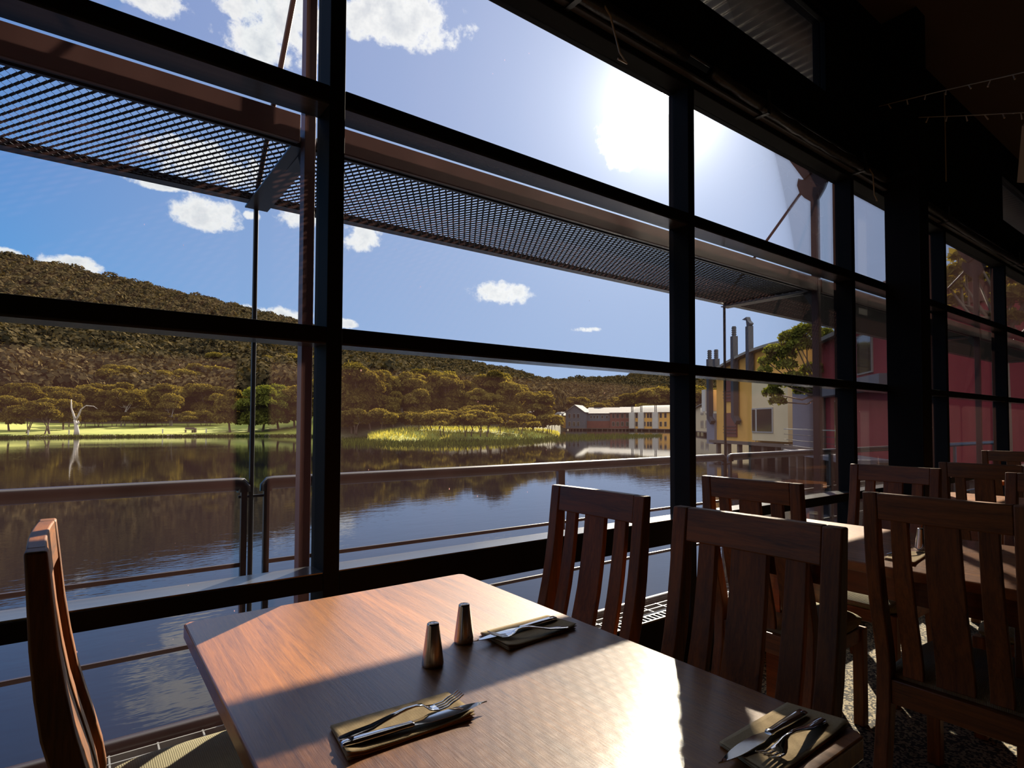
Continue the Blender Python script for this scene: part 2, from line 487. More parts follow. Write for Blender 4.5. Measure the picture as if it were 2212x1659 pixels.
# ------------------------------------------------------------------ mesh helpers
class MB:
    def __init__(s):
        s.v, s.f = [], []

    def add(s, vs_, fs_):
        n = len(s.v)
        s.v += [tuple(p) for p in vs_]
        s.f += [tuple(i + n for i in q) for q in fs_]
        return s

    def box(s, x0, x1, y0, y1, z0, z1):
        return s.add([(x0, y0, z0), (x1, y0, z0), (x1, y1, z0), (x0, y1, z0), (x0, y0, z1), (x1, y0, z1), (x1, y1, z1), (x0, y1, z1)],
                     [(0, 3, 2, 1), (4, 5, 6, 7), (0, 1, 5, 4), (1, 2, 6, 5), (2, 3, 7, 6), (3, 0, 4, 7)])

    def bar(s, a, b, w, h, up=(0, 0, 1)):
        """rectangular bar from a to b, w wide and h high"""
        a, b = Vector(a), Vector(b)
        d = (b - a).normalized()
        u = Vector(up)
        if abs(d.dot(u)) > 0.98:
            u = Vector((0, 1, 0))
        r = d.cross(u).normalized() * w / 2
        u = r.cross(d).normalized() * h / 2
        vs_ = [a - r - u, a + r - u, a + r + u, a - r + u, b - r - u, b + r - u, b + r + u, b - r + u]
        return s.add(vs_, [(0, 1, 2, 3), (7, 6, 5, 4), (0, 4, 5, 1), (1, 5, 6, 2), (2, 6, 7, 3), (3, 7, 4, 0)])

    def tube(s, pts, r, n=10, cap=True):
        pts = [Vector(p) for p in pts]
        rs = r if isinstance(r, (list, tuple)) else [r] * len(pts)
        rings = []
        ref = None
        for i, p in enumerate(pts):
            d = (pts[min(i + 1, len(pts) - 1)] - pts[max(i - 1, 0)]).normalized()
            if ref is None:
                ref = Vector((0, 0, 1)) if abs(d.z) < 0.9 else Vector((1, 0, 0))
            a = (ref - d * ref.dot(d)).normalized()
            b = d.cross(a)
            ref = a
            rings.append([p + (a * math.cos(t) + b * math.sin(t)) * rs[i] for t in [2 * PI * k / n for k in range(n)]])
        vs_ = [q for rg in rings for q in rg]
        fs_ = []
        for i in range(len(pts) - 1):
            for k in range(n):
                fs_.append((i * n + k, i * n + (k + 1) % n, (i + 1) * n + (k + 1) % n, (i + 1) * n + k))
        if cap:
            fs_.append(tuple(range(n - 1, -1, -1)))
            fs_.append(tuple(range((len(pts) - 1) * n, len(pts) * n)))
        return s.add(vs_, fs_)

    def lathe(s, prof, n=24, c=(0, 0, 0)):
        vs_ = [(c[0] + r * math.cos(2 * PI * k / n), c[1] + r * math.sin(2 * PI * k / n), c[2] + z) for r, z in prof for k in range(n)]
        fs_ = [(i * n + k, i * n + (k + 1) % n, (i + 1) * n + (k + 1) % n, (i + 1) * n + k) for i in range(len(prof) - 1) for k in range(n)]
        fs_.append(tuple(range(n - 1, -1, -1)))
        fs_.append(tuple(range((len(prof) - 1) * n, len(prof) * n)))
        return s.add(vs_, fs_)

    def prism(s, poly, axis, a, b):
        """poly of 2-D points in the plane across the axis, extruded from a to b"""
        def P(u, v, w):
            return (w, u, v) if axis == 0 else (u, w, v) if axis == 1 else (u, v, w)
        n = len(poly)
        vs_ = [P(u, v, a) for u, v in poly] + [P(u, v, b) for u, v in poly]
        fs_ = [tuple(range(n - 1, -1, -1)), tuple(range(n, 2 * n))] + [(i, (i + 1) % n, (i + 1) % n + n, i + n) for i in range(n)]
        return s.add(vs_, fs_)

    def loft(s, rings):
        n = len(rings[0])
        vs_ = [q for rg in rings for q in rg]
        fs_ = [(i * n + k, i * n + (k + 1) % n, (i + 1) * n + (k + 1) % n, (i + 1) * n + k) for i in range(len(rings) - 1) for k in range(n)]
        fs_ += [tuple(range(n - 1, -1, -1)), tuple(range((len(rings) - 1) * n, len(rings) * n))]
        return s.add(vs_, fs_)

    def build(s, name, m, parent=None, bevel=0, smooth=False, seg=2, sub=0):
        me = bpy.data.meshes.new(name)
        me.from_pydata(s.v, [], s.f)
        bm = bmesh.new()
        bm.from_mesh(me)
        bmesh.ops.recalc_face_normals(bm, faces=bm.faces)
        bm.to_mesh(me)
        bm.free()
        me.materials.append(m)
        o = bpy.data.objects.new(name, me)
        COL.objects.link(o)
        if parent:
            o.parent = parent
        if bevel:
            b = o.modifiers.new('bevel', 'BEVEL')
            b.width, b.segments, b.limit_method, b.angle_limit = bevel, seg, 'ANGLE', math.radians(40)
        if sub:
            q = o.modifiers.new('sub', 'SUBSURF')
            q.levels = q.render_levels = sub
        if smooth or bevel:
            for p in me.polygons:
                p.use_smooth = True
            if bevel or smooth == 'auto':
                me.set_sharp_from_angle(angle=math.radians(42))
        return o


def raw_mesh(name, verts, faces, m, parent=None, smooth=False):
    """numpy verts (N,3) and faces (M,k)"""
    me = bpy.data.meshes.new(name)
    verts = np.asarray(verts, dtype=np.float32)
    faces = np.asarray(faces, dtype=np.int32)
    k = faces.shape[1]
    me.vertices.add(len(verts))
    me.vertices.foreach_set('co', verts.ravel())
    me.loops.add(faces.size)
    me.loops.foreach_set('vertex_index', faces.ravel())
    me.polygons.add(len(faces))
    me.polygons.foreach_set('loop_start', np.arange(0, faces.size, k, dtype=np.int32))
    me.update(calc_edges=True)
    me.materials.append(m)
    me.polygons.foreach_set('use_smooth', np.full(len(faces), bool(smooth)))
    o = bpy.data.objects.new(name, me)
    COL.objects.link(o)
    if parent:
        o.parent = parent
    return o


def tag(o, label=None, cat=None, group=None, kind=None):
    if label:
        o['label'] = label
    if cat:
        o['category'] = cat
    if group:
        o['group'] = group
    if kind:
        o['kind'] = kind
    return o


def empty(name, loc=(0, 0, 0), rz=0.0, **kw):
    o = bpy.data.objects.new(name, None)
    o.location = loc
    o.rotation_euler = (0, 0, rz)
    COL.objects.link(o)
    return tag(o, **kw)


def copy_tree(o, parent=None):
    c = o.copy()
    COL.objects.link(c)
    c.parent = parent
    for ch in [k for k in o.children]:
        copy_tree(ch, c)
    return c


def struct(o):
    o['kind'] = 'structure'
    return o


# ------------------------------------------------------------------ the room
W = 1.72           # inner face of the window frames
GL = W + 0.105     # plane of the glass
BAY = 1.71
M0 = 0.588 - 2 * BAY   # centre of the first mullion
NB = 8
XL, XR = M0, M0 + NB * BAY
ZS0, ZS1 = 0.35, 0.722   # foot rail top, sill rail underside
ZT = 0.77
struct(MB().box(XL - .3, XR + .3, -4.2, W + .13, -0.25, 0).build('floor', M['carpet']))
struct(MB().box(XL - .3, XR + .3, -4.2, W + .02, 4.10, 4.2).build('ceiling', M['ceiling']))
struct(MB().box(XL - .3, XR + .3, -4.3, -4.2, -0.25, 4.2).build('wall_back', M['wall_pale']))
struct(MB().box(XL - .3, XL - .2, -4.2, W + .13, 0, 4.1).build('wall_left', M['wall_pale']))
struct(MB().box(XR + .2, XR + .3, -4.2, W + .13, 0, 4.1).build('wall_right', M['plaster_dark']))
w = MB()
w.box(XL - .2, XR + .2, W, W + .12, 2.99, 3.305)                 # bulkhead over the windows
w.box(XL - .2, XR + .2, W, W + .12, 3.83, 4.10)
w.box(3.735, 7.40, W, W + .12, 3.305, 3.83)                      # solid between the two clerestories
w.box(XL - .2, M0, W, W + .12, 3.305, 3.83)
w.box(XL - .2, XL + .02, W, W + .12, 0, 3.0)
w.box(XR - .02, XR + .2, W, W + .12, 0, 3.0)
w.box(XL, XR, W + .107, W + .12, 0, 0.328)                        # low upstand behind the convector
struct(w.build('wall_window', M['beam'], bevel=.004))
struct(MB().box(4.506, 4.655, 1.50, W, 0, 4.10).box(4.50, 4.66, 1.497, 1.507, 0, 4.1).build('column', M['beam'], bevel=.003))
# window head: a box section with a gap above it
struct(MB().box(XL, XR, W, W + .12, 2.84, 2.955).build('trim_1', M['beam'], bevel=.004))
struct(MB().tube([(XL, W - .012, 2.987), (XR, W - .012, 2.987)], .006, 6).build('trim_2', M['grille']))
struct(MB().box(1.2, 4.49, W - .03, W, 2.872, 2.885).box(4.68, 9.5, W - .03, W, 2.872, 2.885).build('trim_3', M['grille'], bevel=.002))
# clerestory: frame lines and panes
for n, (a, b) in enumerate(((M0, 3.735), (7.40, XR))):
    o = struct(MB().box(a, b, W + .02, W + .05, 3.305, 3.33).box(a, b, W + .02, W + .05, 3.79, 3.83).box(b - .03 if n == 0 else a, b if n == 0 else a + .03, W + .02, W + .05, 3.305, 3.83).build('window_%d' % (NB + 1 + n), M['frame'], bevel=.003))
    MB().box(a, b, W + .07, W + .076, 3.30, 3.84).build('glass_pane', M['glass'], o)

for k in range(NB):
    x0, x1 = M0 + k * BAY, M0 + (k + 1) * BAY
    a, b = x0 + .0235, x1 - .0235
    f = MB()
    f.box(x0 - .0235, x0 + .0235, W, W + .12, 0.0, 2.84)
    f.box(a, b, W, W + .11, 2.168, 2.220)
    f.box(a, b, W, W + .11, 1.448, 1.495)
    f.box(a, b, W, W + .10, 0.664 if k == 2 else 0.722, ZT)
    if k == NB - 1:
        f.box(x1 - .0235, x1 + .0235, W, W + .12, 0.30, 2.84)
    fr = struct(f.build('window_%d' % (k + 1), M['frame'], bevel=.003))
    MB().box(a, b, W + .006, GL, ZT, ZT + .004).build('sill_ledge', M['frame_ledge'], fr)
    MB().box(a, b, W + .006, GL, 2.164, 2.168).build('transom_soffit', M['frame_ledge'], fr)
    MB().box(a, b, W + .006, GL, 1.444, 1.448).build('transom_soffit', M['frame_ledge'], fr)
    for z0, z1 in ((0.328, 0.722 if k != 2 else .664), (ZT, 1.448), (1.495, 2.168), (2.220, 2.84)):
        g0 = GL - .02 if z0 > .5 else GL + .003
        MB().box(a - .002, b + .002, g0, g0 + .006, z0, z1).build('glass_pane', M['glass'], fr)

# slotted convector along the foot of the glass, one length per bay
def convector(x0, x1):
    r = empty('convector_heater', (x0, 0, 0))
    L = x1 - x0
    MB().box(0, L, W + .042, W + .105, 0.0, .318).build('casing', M['beam'], r, bevel=.003)
    g = MB()
    n = int(L / .03)
    g.box(0, L, W + .042, W + .050, .318, .326).box(0, L, W + .096, W + .105, .318, .326)
    for i in range(n + 1):
        x = i * L / n
        g.box(max(0, x - .004), min(L, x + .004), W + .049, W + .097, .318, .326)
    g.build('slotted_grille', M['grille'], r)
    return r


conv = None
cl = ['black convector heater with a slotted top under the leftmost window bay', 'black convector heater behind the left chair, under the open water window', 'black slotted convector heater at the foot of the glass behind the front table',
      'slotted convector heater seen between the chairs of the front and second tables', 'convector heater under the window behind the second table', 'convector heater below the glass just before the dark column',
      'convector heater below the glass past the dark column', 'farthest convector heater along the window wall']
for k in range(1, 6):
    x0 = M0 + k * BAY + .03
    if conv is None:
        conv = convector(x0, x0 + BAY - .06)
        c = conv
    else:
        c = copy_tree(conv)
        c.location.x = x0
    tag(c, cl[k], 'heater', 'convector heaters along the window')

# ------------------------------------------------------------------ chairs
def prof(z):
    """front face x of the curved back at height z"""
    pts = [(0.0, .03), (.15, .065), (.30, .092), (.45, .100), (.50, .092), (.56, .077), (.63, .058), (.69, .043), (.76, .030), (.84, .018), (.93, .008), (1.0, 0.0)]
    for (a, xa), (b, xb) in zip(pts, pts[1:]):
        if z <= b:
            return xa + (xb - xa) * (z - a) / (b - a)
    return 0.0


def thick(z):
    return .046 if z < .70 else .030 + .016 * (1.0 - z) / .30


def curved(y0, y1, zs, front=0.0, t=None, taper=0.0):
    rings = []
    for z in zs:
        xf = prof(z) - front
        xb = xf - (t if t else thick(z))
        s_ = taper * (1.0 - z)
        rings.append([(xb, y0 - s_, z), (xf, y0 - s_, z), (xf, y1 + s_, z), (xb, y1 + s_, z)])
    return MB().loft(rings)


def make_chair():
    r = empty('dining_chair')
    zs = [0.0, .08, .15, .22, .30, .38, .45, .50, .56, .63, .69, .76, .84, .93, 1.0]
    for y0 in (-.208, .166):
        curved(y0, y0 + .042, zs).build('back_post', M['chair_wood'], r, bevel=.004)
    zr = [.918, .945, .97, .9995]
    rings = []
    for y in np.linspace(-.166, .166, 9):
        bow = -.005 * (1 - (y / .17) ** 2)
        rings.append([(prof(.918) - .032 + bow, y, .918), (prof(.918) - .003 + bow, y, .918), (-.002 + bow, y, 1.0), (-.029 + bow, y, 1.0)])
    MB().loft(rings).build('top_rail', M['chair_wood_cross'], r, bevel=.003)
    for y, w_ in ((-.110, .046), (0, .088), (.110, .046)):
        curved(y - w_ / 2, y + w_ / 2, [.425, .45, .50, .56, .63, .69, .76, .84, .925], front=.012, t=.016, taper=.01).build('back_slat', M['chair_wood'], r, bevel=.003)
    MB().box(.058, .092, -.168, .168, .335, .41).build('lower_back_rail', M['chair_wood_cross'], r, bevel=.003)
    for y in (-.205, .163):
        MB().box(.455, .497, y, y + .042, 0, .39).build('front_leg', M['chair_wood'], r, bevel=.004)
        MB().box(.09, .46, y + .01, y + .032, .335, .39).build('side_rail', M['chair_wood_cross'], r, bevel=.003)
    MB().box(.465, .488, -.165, .165, .335, .39).build('front_rail', M['chair_wood_cross'], r, bevel=.003)
    # padded seat
    rings = []
    for i in range(13):
        u = i / 12
        x = .085 + .425 * u
        e = (1 - abs(2 * u - 1) ** 6)
        hh = .012 + .034 * e
        hw = .188 + .008 * math.sin(PI * u) if 0 < i < 12 else .180
        ring = []
        for kk in range(20):
            t = 2 * PI * kk / 20
            cy = math.copysign(abs(math.cos(t)) ** .35, math.cos(t))
            cz = math.copysign(abs(math.sin(t)) ** .6, math.sin(t))
            ring.append((x, hw * cy, .414 + (hh - .006) * cz * (1 + (.12 if cz > 0 else 0) * (1 - cy * cy))))
        rings.append(ring)
    MB().loft(rings).build('seat_cushion', M['seat_fabric'], r, smooth='auto')
    return r


chair0 = make_chair()
GC = 'slat back dining chairs'
chairs = [
    (-.042, 1.450, 0, 'sunlit wooden chair in side view at the left end, its back turned to the window'),
    (1.290, 1.345, PI, 'wooden slat back chair at the front table on the side nearest the window'),
    (1.215, .760, PI, 'large dark wooden chair whose top rail crosses below the second window post'),
    (2.045, 1.262, 0, 'dark slat back chair standing against the window post beyond the front table'),
    (1.975, .612, 0, 'very dark wooden chair filling the right foreground with its back to us'),
    (3.270, 1.230, PI, 'lit wooden chair facing us across the second table beside the dark column'),
    (3.265, .565, PI, 'wooden chair at the right edge of the photo facing us across the second table'),
    (3.900, 1.010, 0, 'dark broad splat chair standing right of the column with its back to us'),
    (5.960, 1.350, 0, 'farthest chair at the right edge with sunlight on its top rail'),
    (-.05, .62, 0, 'wooden chair pushed in on the near left side of the front table'),
]
for i, (x, y, a, lab) in enumerate(chairs[:9]):
    c = chair0 if i == 0 else copy_tree(chair0)
    c.location = (x, y, 0)
    c.rotation_euler = (0, 0, a + (0, .01, .03, 0, .0, -.02, 0, 0, 0)[i])
    tag(c, lab, 'chair', GC)

# ------------------------------------------------------------------ tables
def make_table():
    r = empty('dining_table')
    w_, l_ = .743, 1.168
    poly = [(.012, 0), (w_ - .012, 0), (w_, .012), (w_, l_ - .012), (w_ - .012, l_), (.012, l_), (0, l_ - .012), (0, .012)]
    MB().prism(poly, 2, .716, .75).build('table_top', M['table_wood'], r, bevel=.004, seg=3)
    MB().box(.05, w_ - .05, .05, .075, .63, .716).box(.05, w_ - .05, l_ - .075, l_ - .05, .63, .716).box(.05, .075, .075, l_ - .075, .63, .716).box(w_ - .075, w_ - .05, .075, l_ - .075, .63, .716).build('apron', M['table_side'], r, bevel=.003)
    for x in (.15, w_ - .215):
        for y in (.15, l_ - .215):
            MB().box(x, x + .065, y, y + .065, 0, .63).build('leg', M['table_side'], r, bevel=.004)
    return r


t0 = make_table()
for i, (x, y, lab) in enumerate(((.192, .391, 'sunlit orange brown wooden table in the foreground against the window'), (2.078, .300, 'second wooden dining table beyond the large dark chair'),
                                 (4.005, .250, 'third wooden table seen between the chairs beyond the column'), (6.0, .300, 'farthest wooden table at the right edge of the room'))):
    t = t0 if i == 0 else copy_tree(t0)
    t.location = (x, y, 0)
    tag(t, lab, 'table', 'wooden dining tables')

# ------------------------------------------------------------------ table setting
TT = .75


def make_shaker():
    r = empty('salt_shaker')
    MB().lathe([(.0185, 0), (.0205, .002), (.0208, .006), (.0200, .012), (.0118, .076), (.0112, .0785), (.0098, .0798), (.004, .0802)], 40).build('shaker_body', M['shaker_steel'], r, smooth='auto')
    h = MB()
    for x, y in ((0, 0), (.004, .002), (-.004, .002), (0, -.004)):
        h.lathe([(.0008, 0), (.0008, .0004)], 8, (x, y, .0801))
    h.build('shaker_holes', M['dark_hole'], r)
    return r


sh = make_shaker()
for i, (p, lab) in enumerate((((.538, 1.002), 'conical steel shaker standing nearest to the near fork'), ((.646, 1.067), 'conical steel shaker standing beside the far knife tip'),
                              ((2.458, .832), 'conical steel shaker on the second table seen through the dark chair'))):
    s_ = sh if i == 0 else copy_tree(sh)
    s_.location = (p[0], p[1], TT)
    s_.rotation_euler = (0, 0, i * .8)
    tag(s_, lab, 'shaker', 'steel shakers')


def napkin(c, lab, lift=.0016):
    """folded napkin from its four corner points on the table, slightly curled"""
    c = [Vector(p) for p in c]
    n, m_ = 26, 12
    o = (c[0] + c[1] + c[2] + c[3]) / 4
    vs_, fs_ = [], []
    layers = []
    for lay in range(3):
        off = len(vs_)
        sh_ = (0, .004, -.003)[lay]
        for i in range(n + 1):
            u = i / n
            for j in range(m_ + 1):
                v = j / m_
                p = (c[0] * (1 - u) + c[1] * u) * (1 - v) + (c[3] * (1 - u) + c[2] * u) * v
                h = .0022 * (2 - lay) + .0012 * math.sin(6 * u + 2 * v + lay) * (v * .8 + .2) + .005 * max(0, abs(2 * u - 1) - .75) * 4 * (1 - lay * .4) * v + .0010
                p = p + (p - o) * (0.0 + sh_ * 2)
                vs_.append((p.x - o.x, p.y - o.y, max(.0006, h)))
        for i in range(n):
            for j in range(m_):
                a = off + i * (m_ + 1) + j
                fs_.append((a, a + 1, a + m_ + 2, a + m_ + 1))
    b = MB()
    b.v, b.f = vs_, fs_
    ob = b.build('paper_napkin', M['napkin'], smooth=True)
    s = ob.modifiers.new('solid', 'SOLIDIFY')
    s.thickness = .0009
    ob.location = (o.x, o.y, TT)
    return tag(ob, lab, 'napkin', 'folded brown napkins')


N1 = [onz(714, 1576, TT), onz(967, 1502, TT), onz(1025, 1553, TT), onz(750, 1646, TT)]
N2 = [onz(1038, 1372, TT), onz(1182, 1334, TT), onz(1245, 1359, TT), onz(1099, 1407, TT)]
N3 = [onz(1554, 1612, TT), onz(1700, 1525, TT), onz(1832, 1573, TT), onz(1668, 1694, TT)]
napkin(N1, 'folded brown napkin under the cutlery nearest the camera')
napkin(N2, 'folded brown napkin beyond the steel shakers, near the window side chair')
napkin([N3[0], N3[1], N3[2], N3[3]], 'folded brown napkin at the right corner of the front table')
napkin([onz(1908, 1208, TT), onz(1945, 1196, TT), onz(2008, 1198, TT), onz(1972, 1222, TT)], 'pale folded napkin on the second table beside its shaker')


def frame_on(o, a, b, z):
    """place an object whose length runs along +x so that it goes from a to b on the table"""
    d = Vector((b.x - a.x, b.y - a.y, 0))
    o.location = (a.x, a.y, z)
    o.rotation_euler = (0, 0, math.atan2(d.y, d.x))
    return d.length


def sweep(sects):
    """sections: (x, half width, z bottom, z top, y shift) -> rounded bar along x"""
    rings = []
    for x, hw, zb, zt, ys in sects:
        zm, hz = (zb + zt) / 2, (zt - zb) / 2
        rings.append([(x, ys + hw * math.copysign(abs(math.cos(t)) ** .7, math.cos(t)), zm + hz * math.copysign(abs(math.sin(t)) ** .7, math.sin(t))) for t in [2 * PI * k / 14 for k in range(14)]])
    return MB().loft(rings)


def make_knife(L=.236):
    r = empty('table_knife')
    sweep([(0, .0055, .001, .0065, 0), (.003, .0085, 0, .0078, 0), (.02, .0088, 0, .0084, 0), (.07, .0075, .0002, .0082, 0), (.098, .0062, .0005, .0078, 0), (.104, .0072, .0003, .0082, 0), (.108, .0060, .001, .0070, 0)]).build('handle', M['steel'], r, smooth='auto')
    bl = []
    for i in range(15):
        u = i / 14
        x = .107 + (L - .107) * u
        top = .0058 + .0042 * min(1, u * 5)
        if u > .55:
            top = .0100 - .0090 * ((u - .55) / .45) ** 2
        bot = -.0056 - .0052 * min(1, u * 5)
        if u > .45:
            bot = -.0108 + .0125 * ((u - .45) / .55) ** 1.6
        bot = min(bot, top - .0007)
        z = .0042 + .001 * u
        bl.append([(x, bot, z), (x, (top + bot) / 2, z + .0006), (x, top, z + .0009), (x, top, z - .0006), (x, (top + bot) / 2, z - .0008), (x, bot, z - .0002)])
    MB().loft(bl).build('blade', M['steel'], r, smooth='auto')
    return r


def make_fork(L=.205):
    """tines up, belly of the neck resting low and the neck arched"""
    r = empty('table_fork')

    def zc(x):
        pts = [(0, .003), (.04, .006), (.085, .014), (.115, .020), (.132, .018), (.146, .009), (.158, .006), (.172, .007), (.19, .013), (.205, .019)]
        for (a, za), (b, zb) in zip(pts, pts[1:]):
            if x <= b:
                t = (x - a) / (b - a)
                return za + (zb - za) * (t * t * (3 - 2 * t))
        return pts[-1][1]
    sec = []
    for x, hw in ((0, .005), (.004, .0085), (.02, .0092), (.05, .0082), (.08, .0058), (.105, .0040), (.122, .0034), (.134, .0048), (.143, .0092), (.152, .0122), (.160, .0128)):
        z = zc(x)
        sec.append((x, hw, z - .0013 - (.0008 if x < .11 else 0), z + .0013 + (.0008 if x < .11 else 0), 0))
    sweep(sec).build('handle', M['steel'], r, smooth='auto')
    for k in range(4):
        y = (k - 1.5) * .0069
        sweep([(x, .0021 if x < .195 else .0014 if x < .203 else .0006, zc(x) - .0011, zc(x) + .0011, y * (1 - .06 * (x - .157) / .05)) for x in (.156, .165, .175, .185, .195, .2, .2045)]).build('tine', M['steel'], r, smooth='auto')
    return r


kn, fk = make_knife(), make_fork()
ksets = [((738, 1615), (1052, 1523), 'dinner knife on the napkin nearest the camera'), ((1200, 1338), (1021, 1391), 'dinner knife lying beyond the steel shakers'),
         ((1737, 1543), (1550, 1657), 'dinner knife on the napkin at the right table corner')]
fsets = [((732, 1601), (996, 1500), 'fork with raised tines on the napkin nearest the camera'), ((1226, 1357), (1064, 1378), 'fork lying beyond the shakers with its tines toward them'),
         ((1778, 1557), (1655, 1642), 'fork on the napkin at the right table corner')]
for i, (a, b, lab) in enumerate(ksets):
    o = kn if i == 0 else copy_tree(kn)
    L = frame_on(o, onz(*a, TT + .007), onz(*b, TT + .007), TT + .0072)
    o.scale = (L / .236,) * 3 if i else (L / .236, 1, 1)
    tag(o, lab, 'knife', 'dinner knives')
for i, (a, b, lab) in enumerate(fsets):
    o = fk if i == 0 else copy_tree(fk)
    L = frame_on(o, onz(*a, TT + .008), onz(*b, TT + (.022 if i == 0 else .012)), TT + .0072)
    L = max(.185, min(L, .215))
    o.scale = (L / .205,) * 3
    tag(o, lab, 'fork', 'dinner forks')
o = copy_tree(fk)
frame_on(o, onz(1916, 1204, TT), onz(1996, 1196, TT), TT + .0072)
tag(o, 'fork on the pale napkin of the second table', 'fork', 'dinner forks')
o.scale = (1, 1, 1)

# ------------------------------------------------------------------ fairy lights and the rolled blinds under the ceiling
def fairy(pts_px, D0, D1, n, lab):
    r = empty('fairy_light_string')
    pts = []
    for i in range(n + 1):
        u = i / n
        k = u * (len(pts_px) - 1)
        j = min(int(k), len(pts_px) - 2)
        t = k - j
        x = pts_px[j][0] * (1 - t) + pts_px[j + 1][0] * t
        y = pts_px[j][1] * (1 - t) + pts_px[j + 1][1] * t
        pts.append(far(x, y, D0 + (D1 - D0) * u))
    r.location = pts[0]
    pts = [p - r.location for p in pts]
    MB().tube(pts, .003, 6).build('cable', M['wire'], r)
    for i in range(2, n - 1, 4):
        q = pts[i]
        d = Vector((random.uniform(-.02, .02), random.uniform(-.02, .02), -.035 if i % 8 else .03))
        MB().tube([q, q + d], [.003, .0045], 6).build('bulb', M['bulb'], r)
    return tag(r, lab, 'fairy lights', 'fairy light strings')


fairy([(1857, 240), (2020, 200), (2212, 156), (2400, 112)], 4.9, 3.3, 48, 'upper fairy light string rising to the right across the dark ceiling')
fairy([(1945, 255), (2080, 250), (2212, 243), (2400, 238)], 4.9, 3.4, 40, 'lower nearly level fairy light string at the top right')


def rolled_blind(x0, x1, lab, sag=.05):
    r = empty('rolled_blind', (x0, 0, 0))
    L = x1 - x0
    pts = [(u * L, W - .045, 2.93 - sag * math.sin(PI * u) * .6) for u in [i / 24 for i in range(25)]]
    MB().tube(pts, [.030 + .004 * math.sin(i * 2.3) for i in range(25)], 12).build('vinyl_roll', M['vinyl'], r, smooth=True)
    for u in (.22, .78):
        x = u * L
        MB().box(x - .012, x + .012, W - .085, W, 2.86, 2.864).box(x - .012, x + .012, W - .085, W - .081, 2.86, 2.985).build('strap', M['black_plastic'], r)
    MB().tube([(L * .82, W - .05, 2.96), (L * .83, W - .09, 2.86), (L * .85, W - .08, 2.74), (L * .86, W - .09, 2.70), (L * .84, W - .1, 2.69)], .004, 6).build('tie_cord', M['wire'], r)
    return tag(r, lab, 'blind', 'rolled clear blinds over the window heads')


rolled_blind(-1.0, 2.2, 'rolled clear blind tied above the window beside the sun')
rolled_blind(2.4, 4.45, 'rolled clear blind above the window between the sun and the column')
rolled_blind(4.75, 8.4, 'rolled clear blind above the windows right of the column')

c0 = far(2040, 200, 5.2)
c1 = far(2044, 392, 5.2)
hc = MB().tube([tuple(c0), ((c0.x + c1.x) / 2, (c0.y + c1.y) / 2, (c0.z + c1.z) / 2), (c0.x, c0.y, c1.z)], .004, 6).build('fairy_light_string', M['wire'])
tag(hc, 'thin fairy light string hanging straight down in the dark right of the column', 'fairy lights')
q = far(2215, 300, 5.0)
pn = MB().box(-.22, .22, -.02, .02, -.12, .12).build('pale_board', M['pale_wall'])  # plain pale board near the ceiling
pn.location = q + Vector((.18, 0, .02))
pn.rotation_euler = (.5, .6, .3)
tag(pn, 'pale tilted board under the ceiling at the top right edge', 'board')

# ------------------------------------------------------------------ balcony outside
YR = 2.685
deck = MB()
for i in range(13):
    y = 1.93 + i * .058
    deck.box(-3.2, XR, y - .003, y + .003, -.035, 0)
nx = int((XR + 3.2) / .15)
for i in range(nx):
    x = -3.2 + i * .15
    deck.box(x - .003, x + .003, 1.93, 2.64, -.012, -.001)
dk = deck.build('deck_grating', M['grate'])
tag(dk, 'galvanised walkway grating outside the glass at floor level', 'grating')
MB().box(-3.2, XR, 1.86, 1.93, -.18, 0).build('edge_beam', M['rail'], dk)
MB().tube([(-3.2, YR, 0), (XR, YR, 0)], .032, 14).build('edge_tube', M['rail'], dk, smooth='auto')


def make_railing():
    r = empty('balcony_railing')
    L = 2 * BAY - .065
    MB().tube([(.012, YR, .92), (.012, YR, .94), (.022, YR, .952), (.04, YR, .953), (L - .04, YR, .953), (L - .022, YR, .952), (L - .012, YR, .94), (L - .012, YR, .92)], .028, 14).build('top_rail', M['rail'], r, smooth='auto')
    for x in (.012, L / 2, L - .012):
        MB().box(x - (.012 if x != L / 2 else .026), x + (.012 if x != L / 2 else .026), YR - .012, YR + .012, 0, .93).build('post', M['rail'], r, bevel=.002)
    for z in (.617, .32):
        MB().bar((.0, YR, z), (L, YR, z), .016, .018).build('mid_bar', M['rail'], r, bevel=.003)
    return r


rl = None
rlab = ['brown steel balcony railing seen through the left window', 'brown steel balcony railing behind the front table, with a post in its middle', 'balcony railing beyond the second window post, before the yellow building',
        'balcony railing in front of the red building, right of the column']
for k in range(4):
    if rl is None:
        rl = make_railing()
        o = rl
    else:
        o = copy_tree(rl)
    o.location = (.588 + (k - 1) * 2 * BAY + .0325, 0, 0)
    tag(o, rlab[k], 'railing', 'balcony railings')


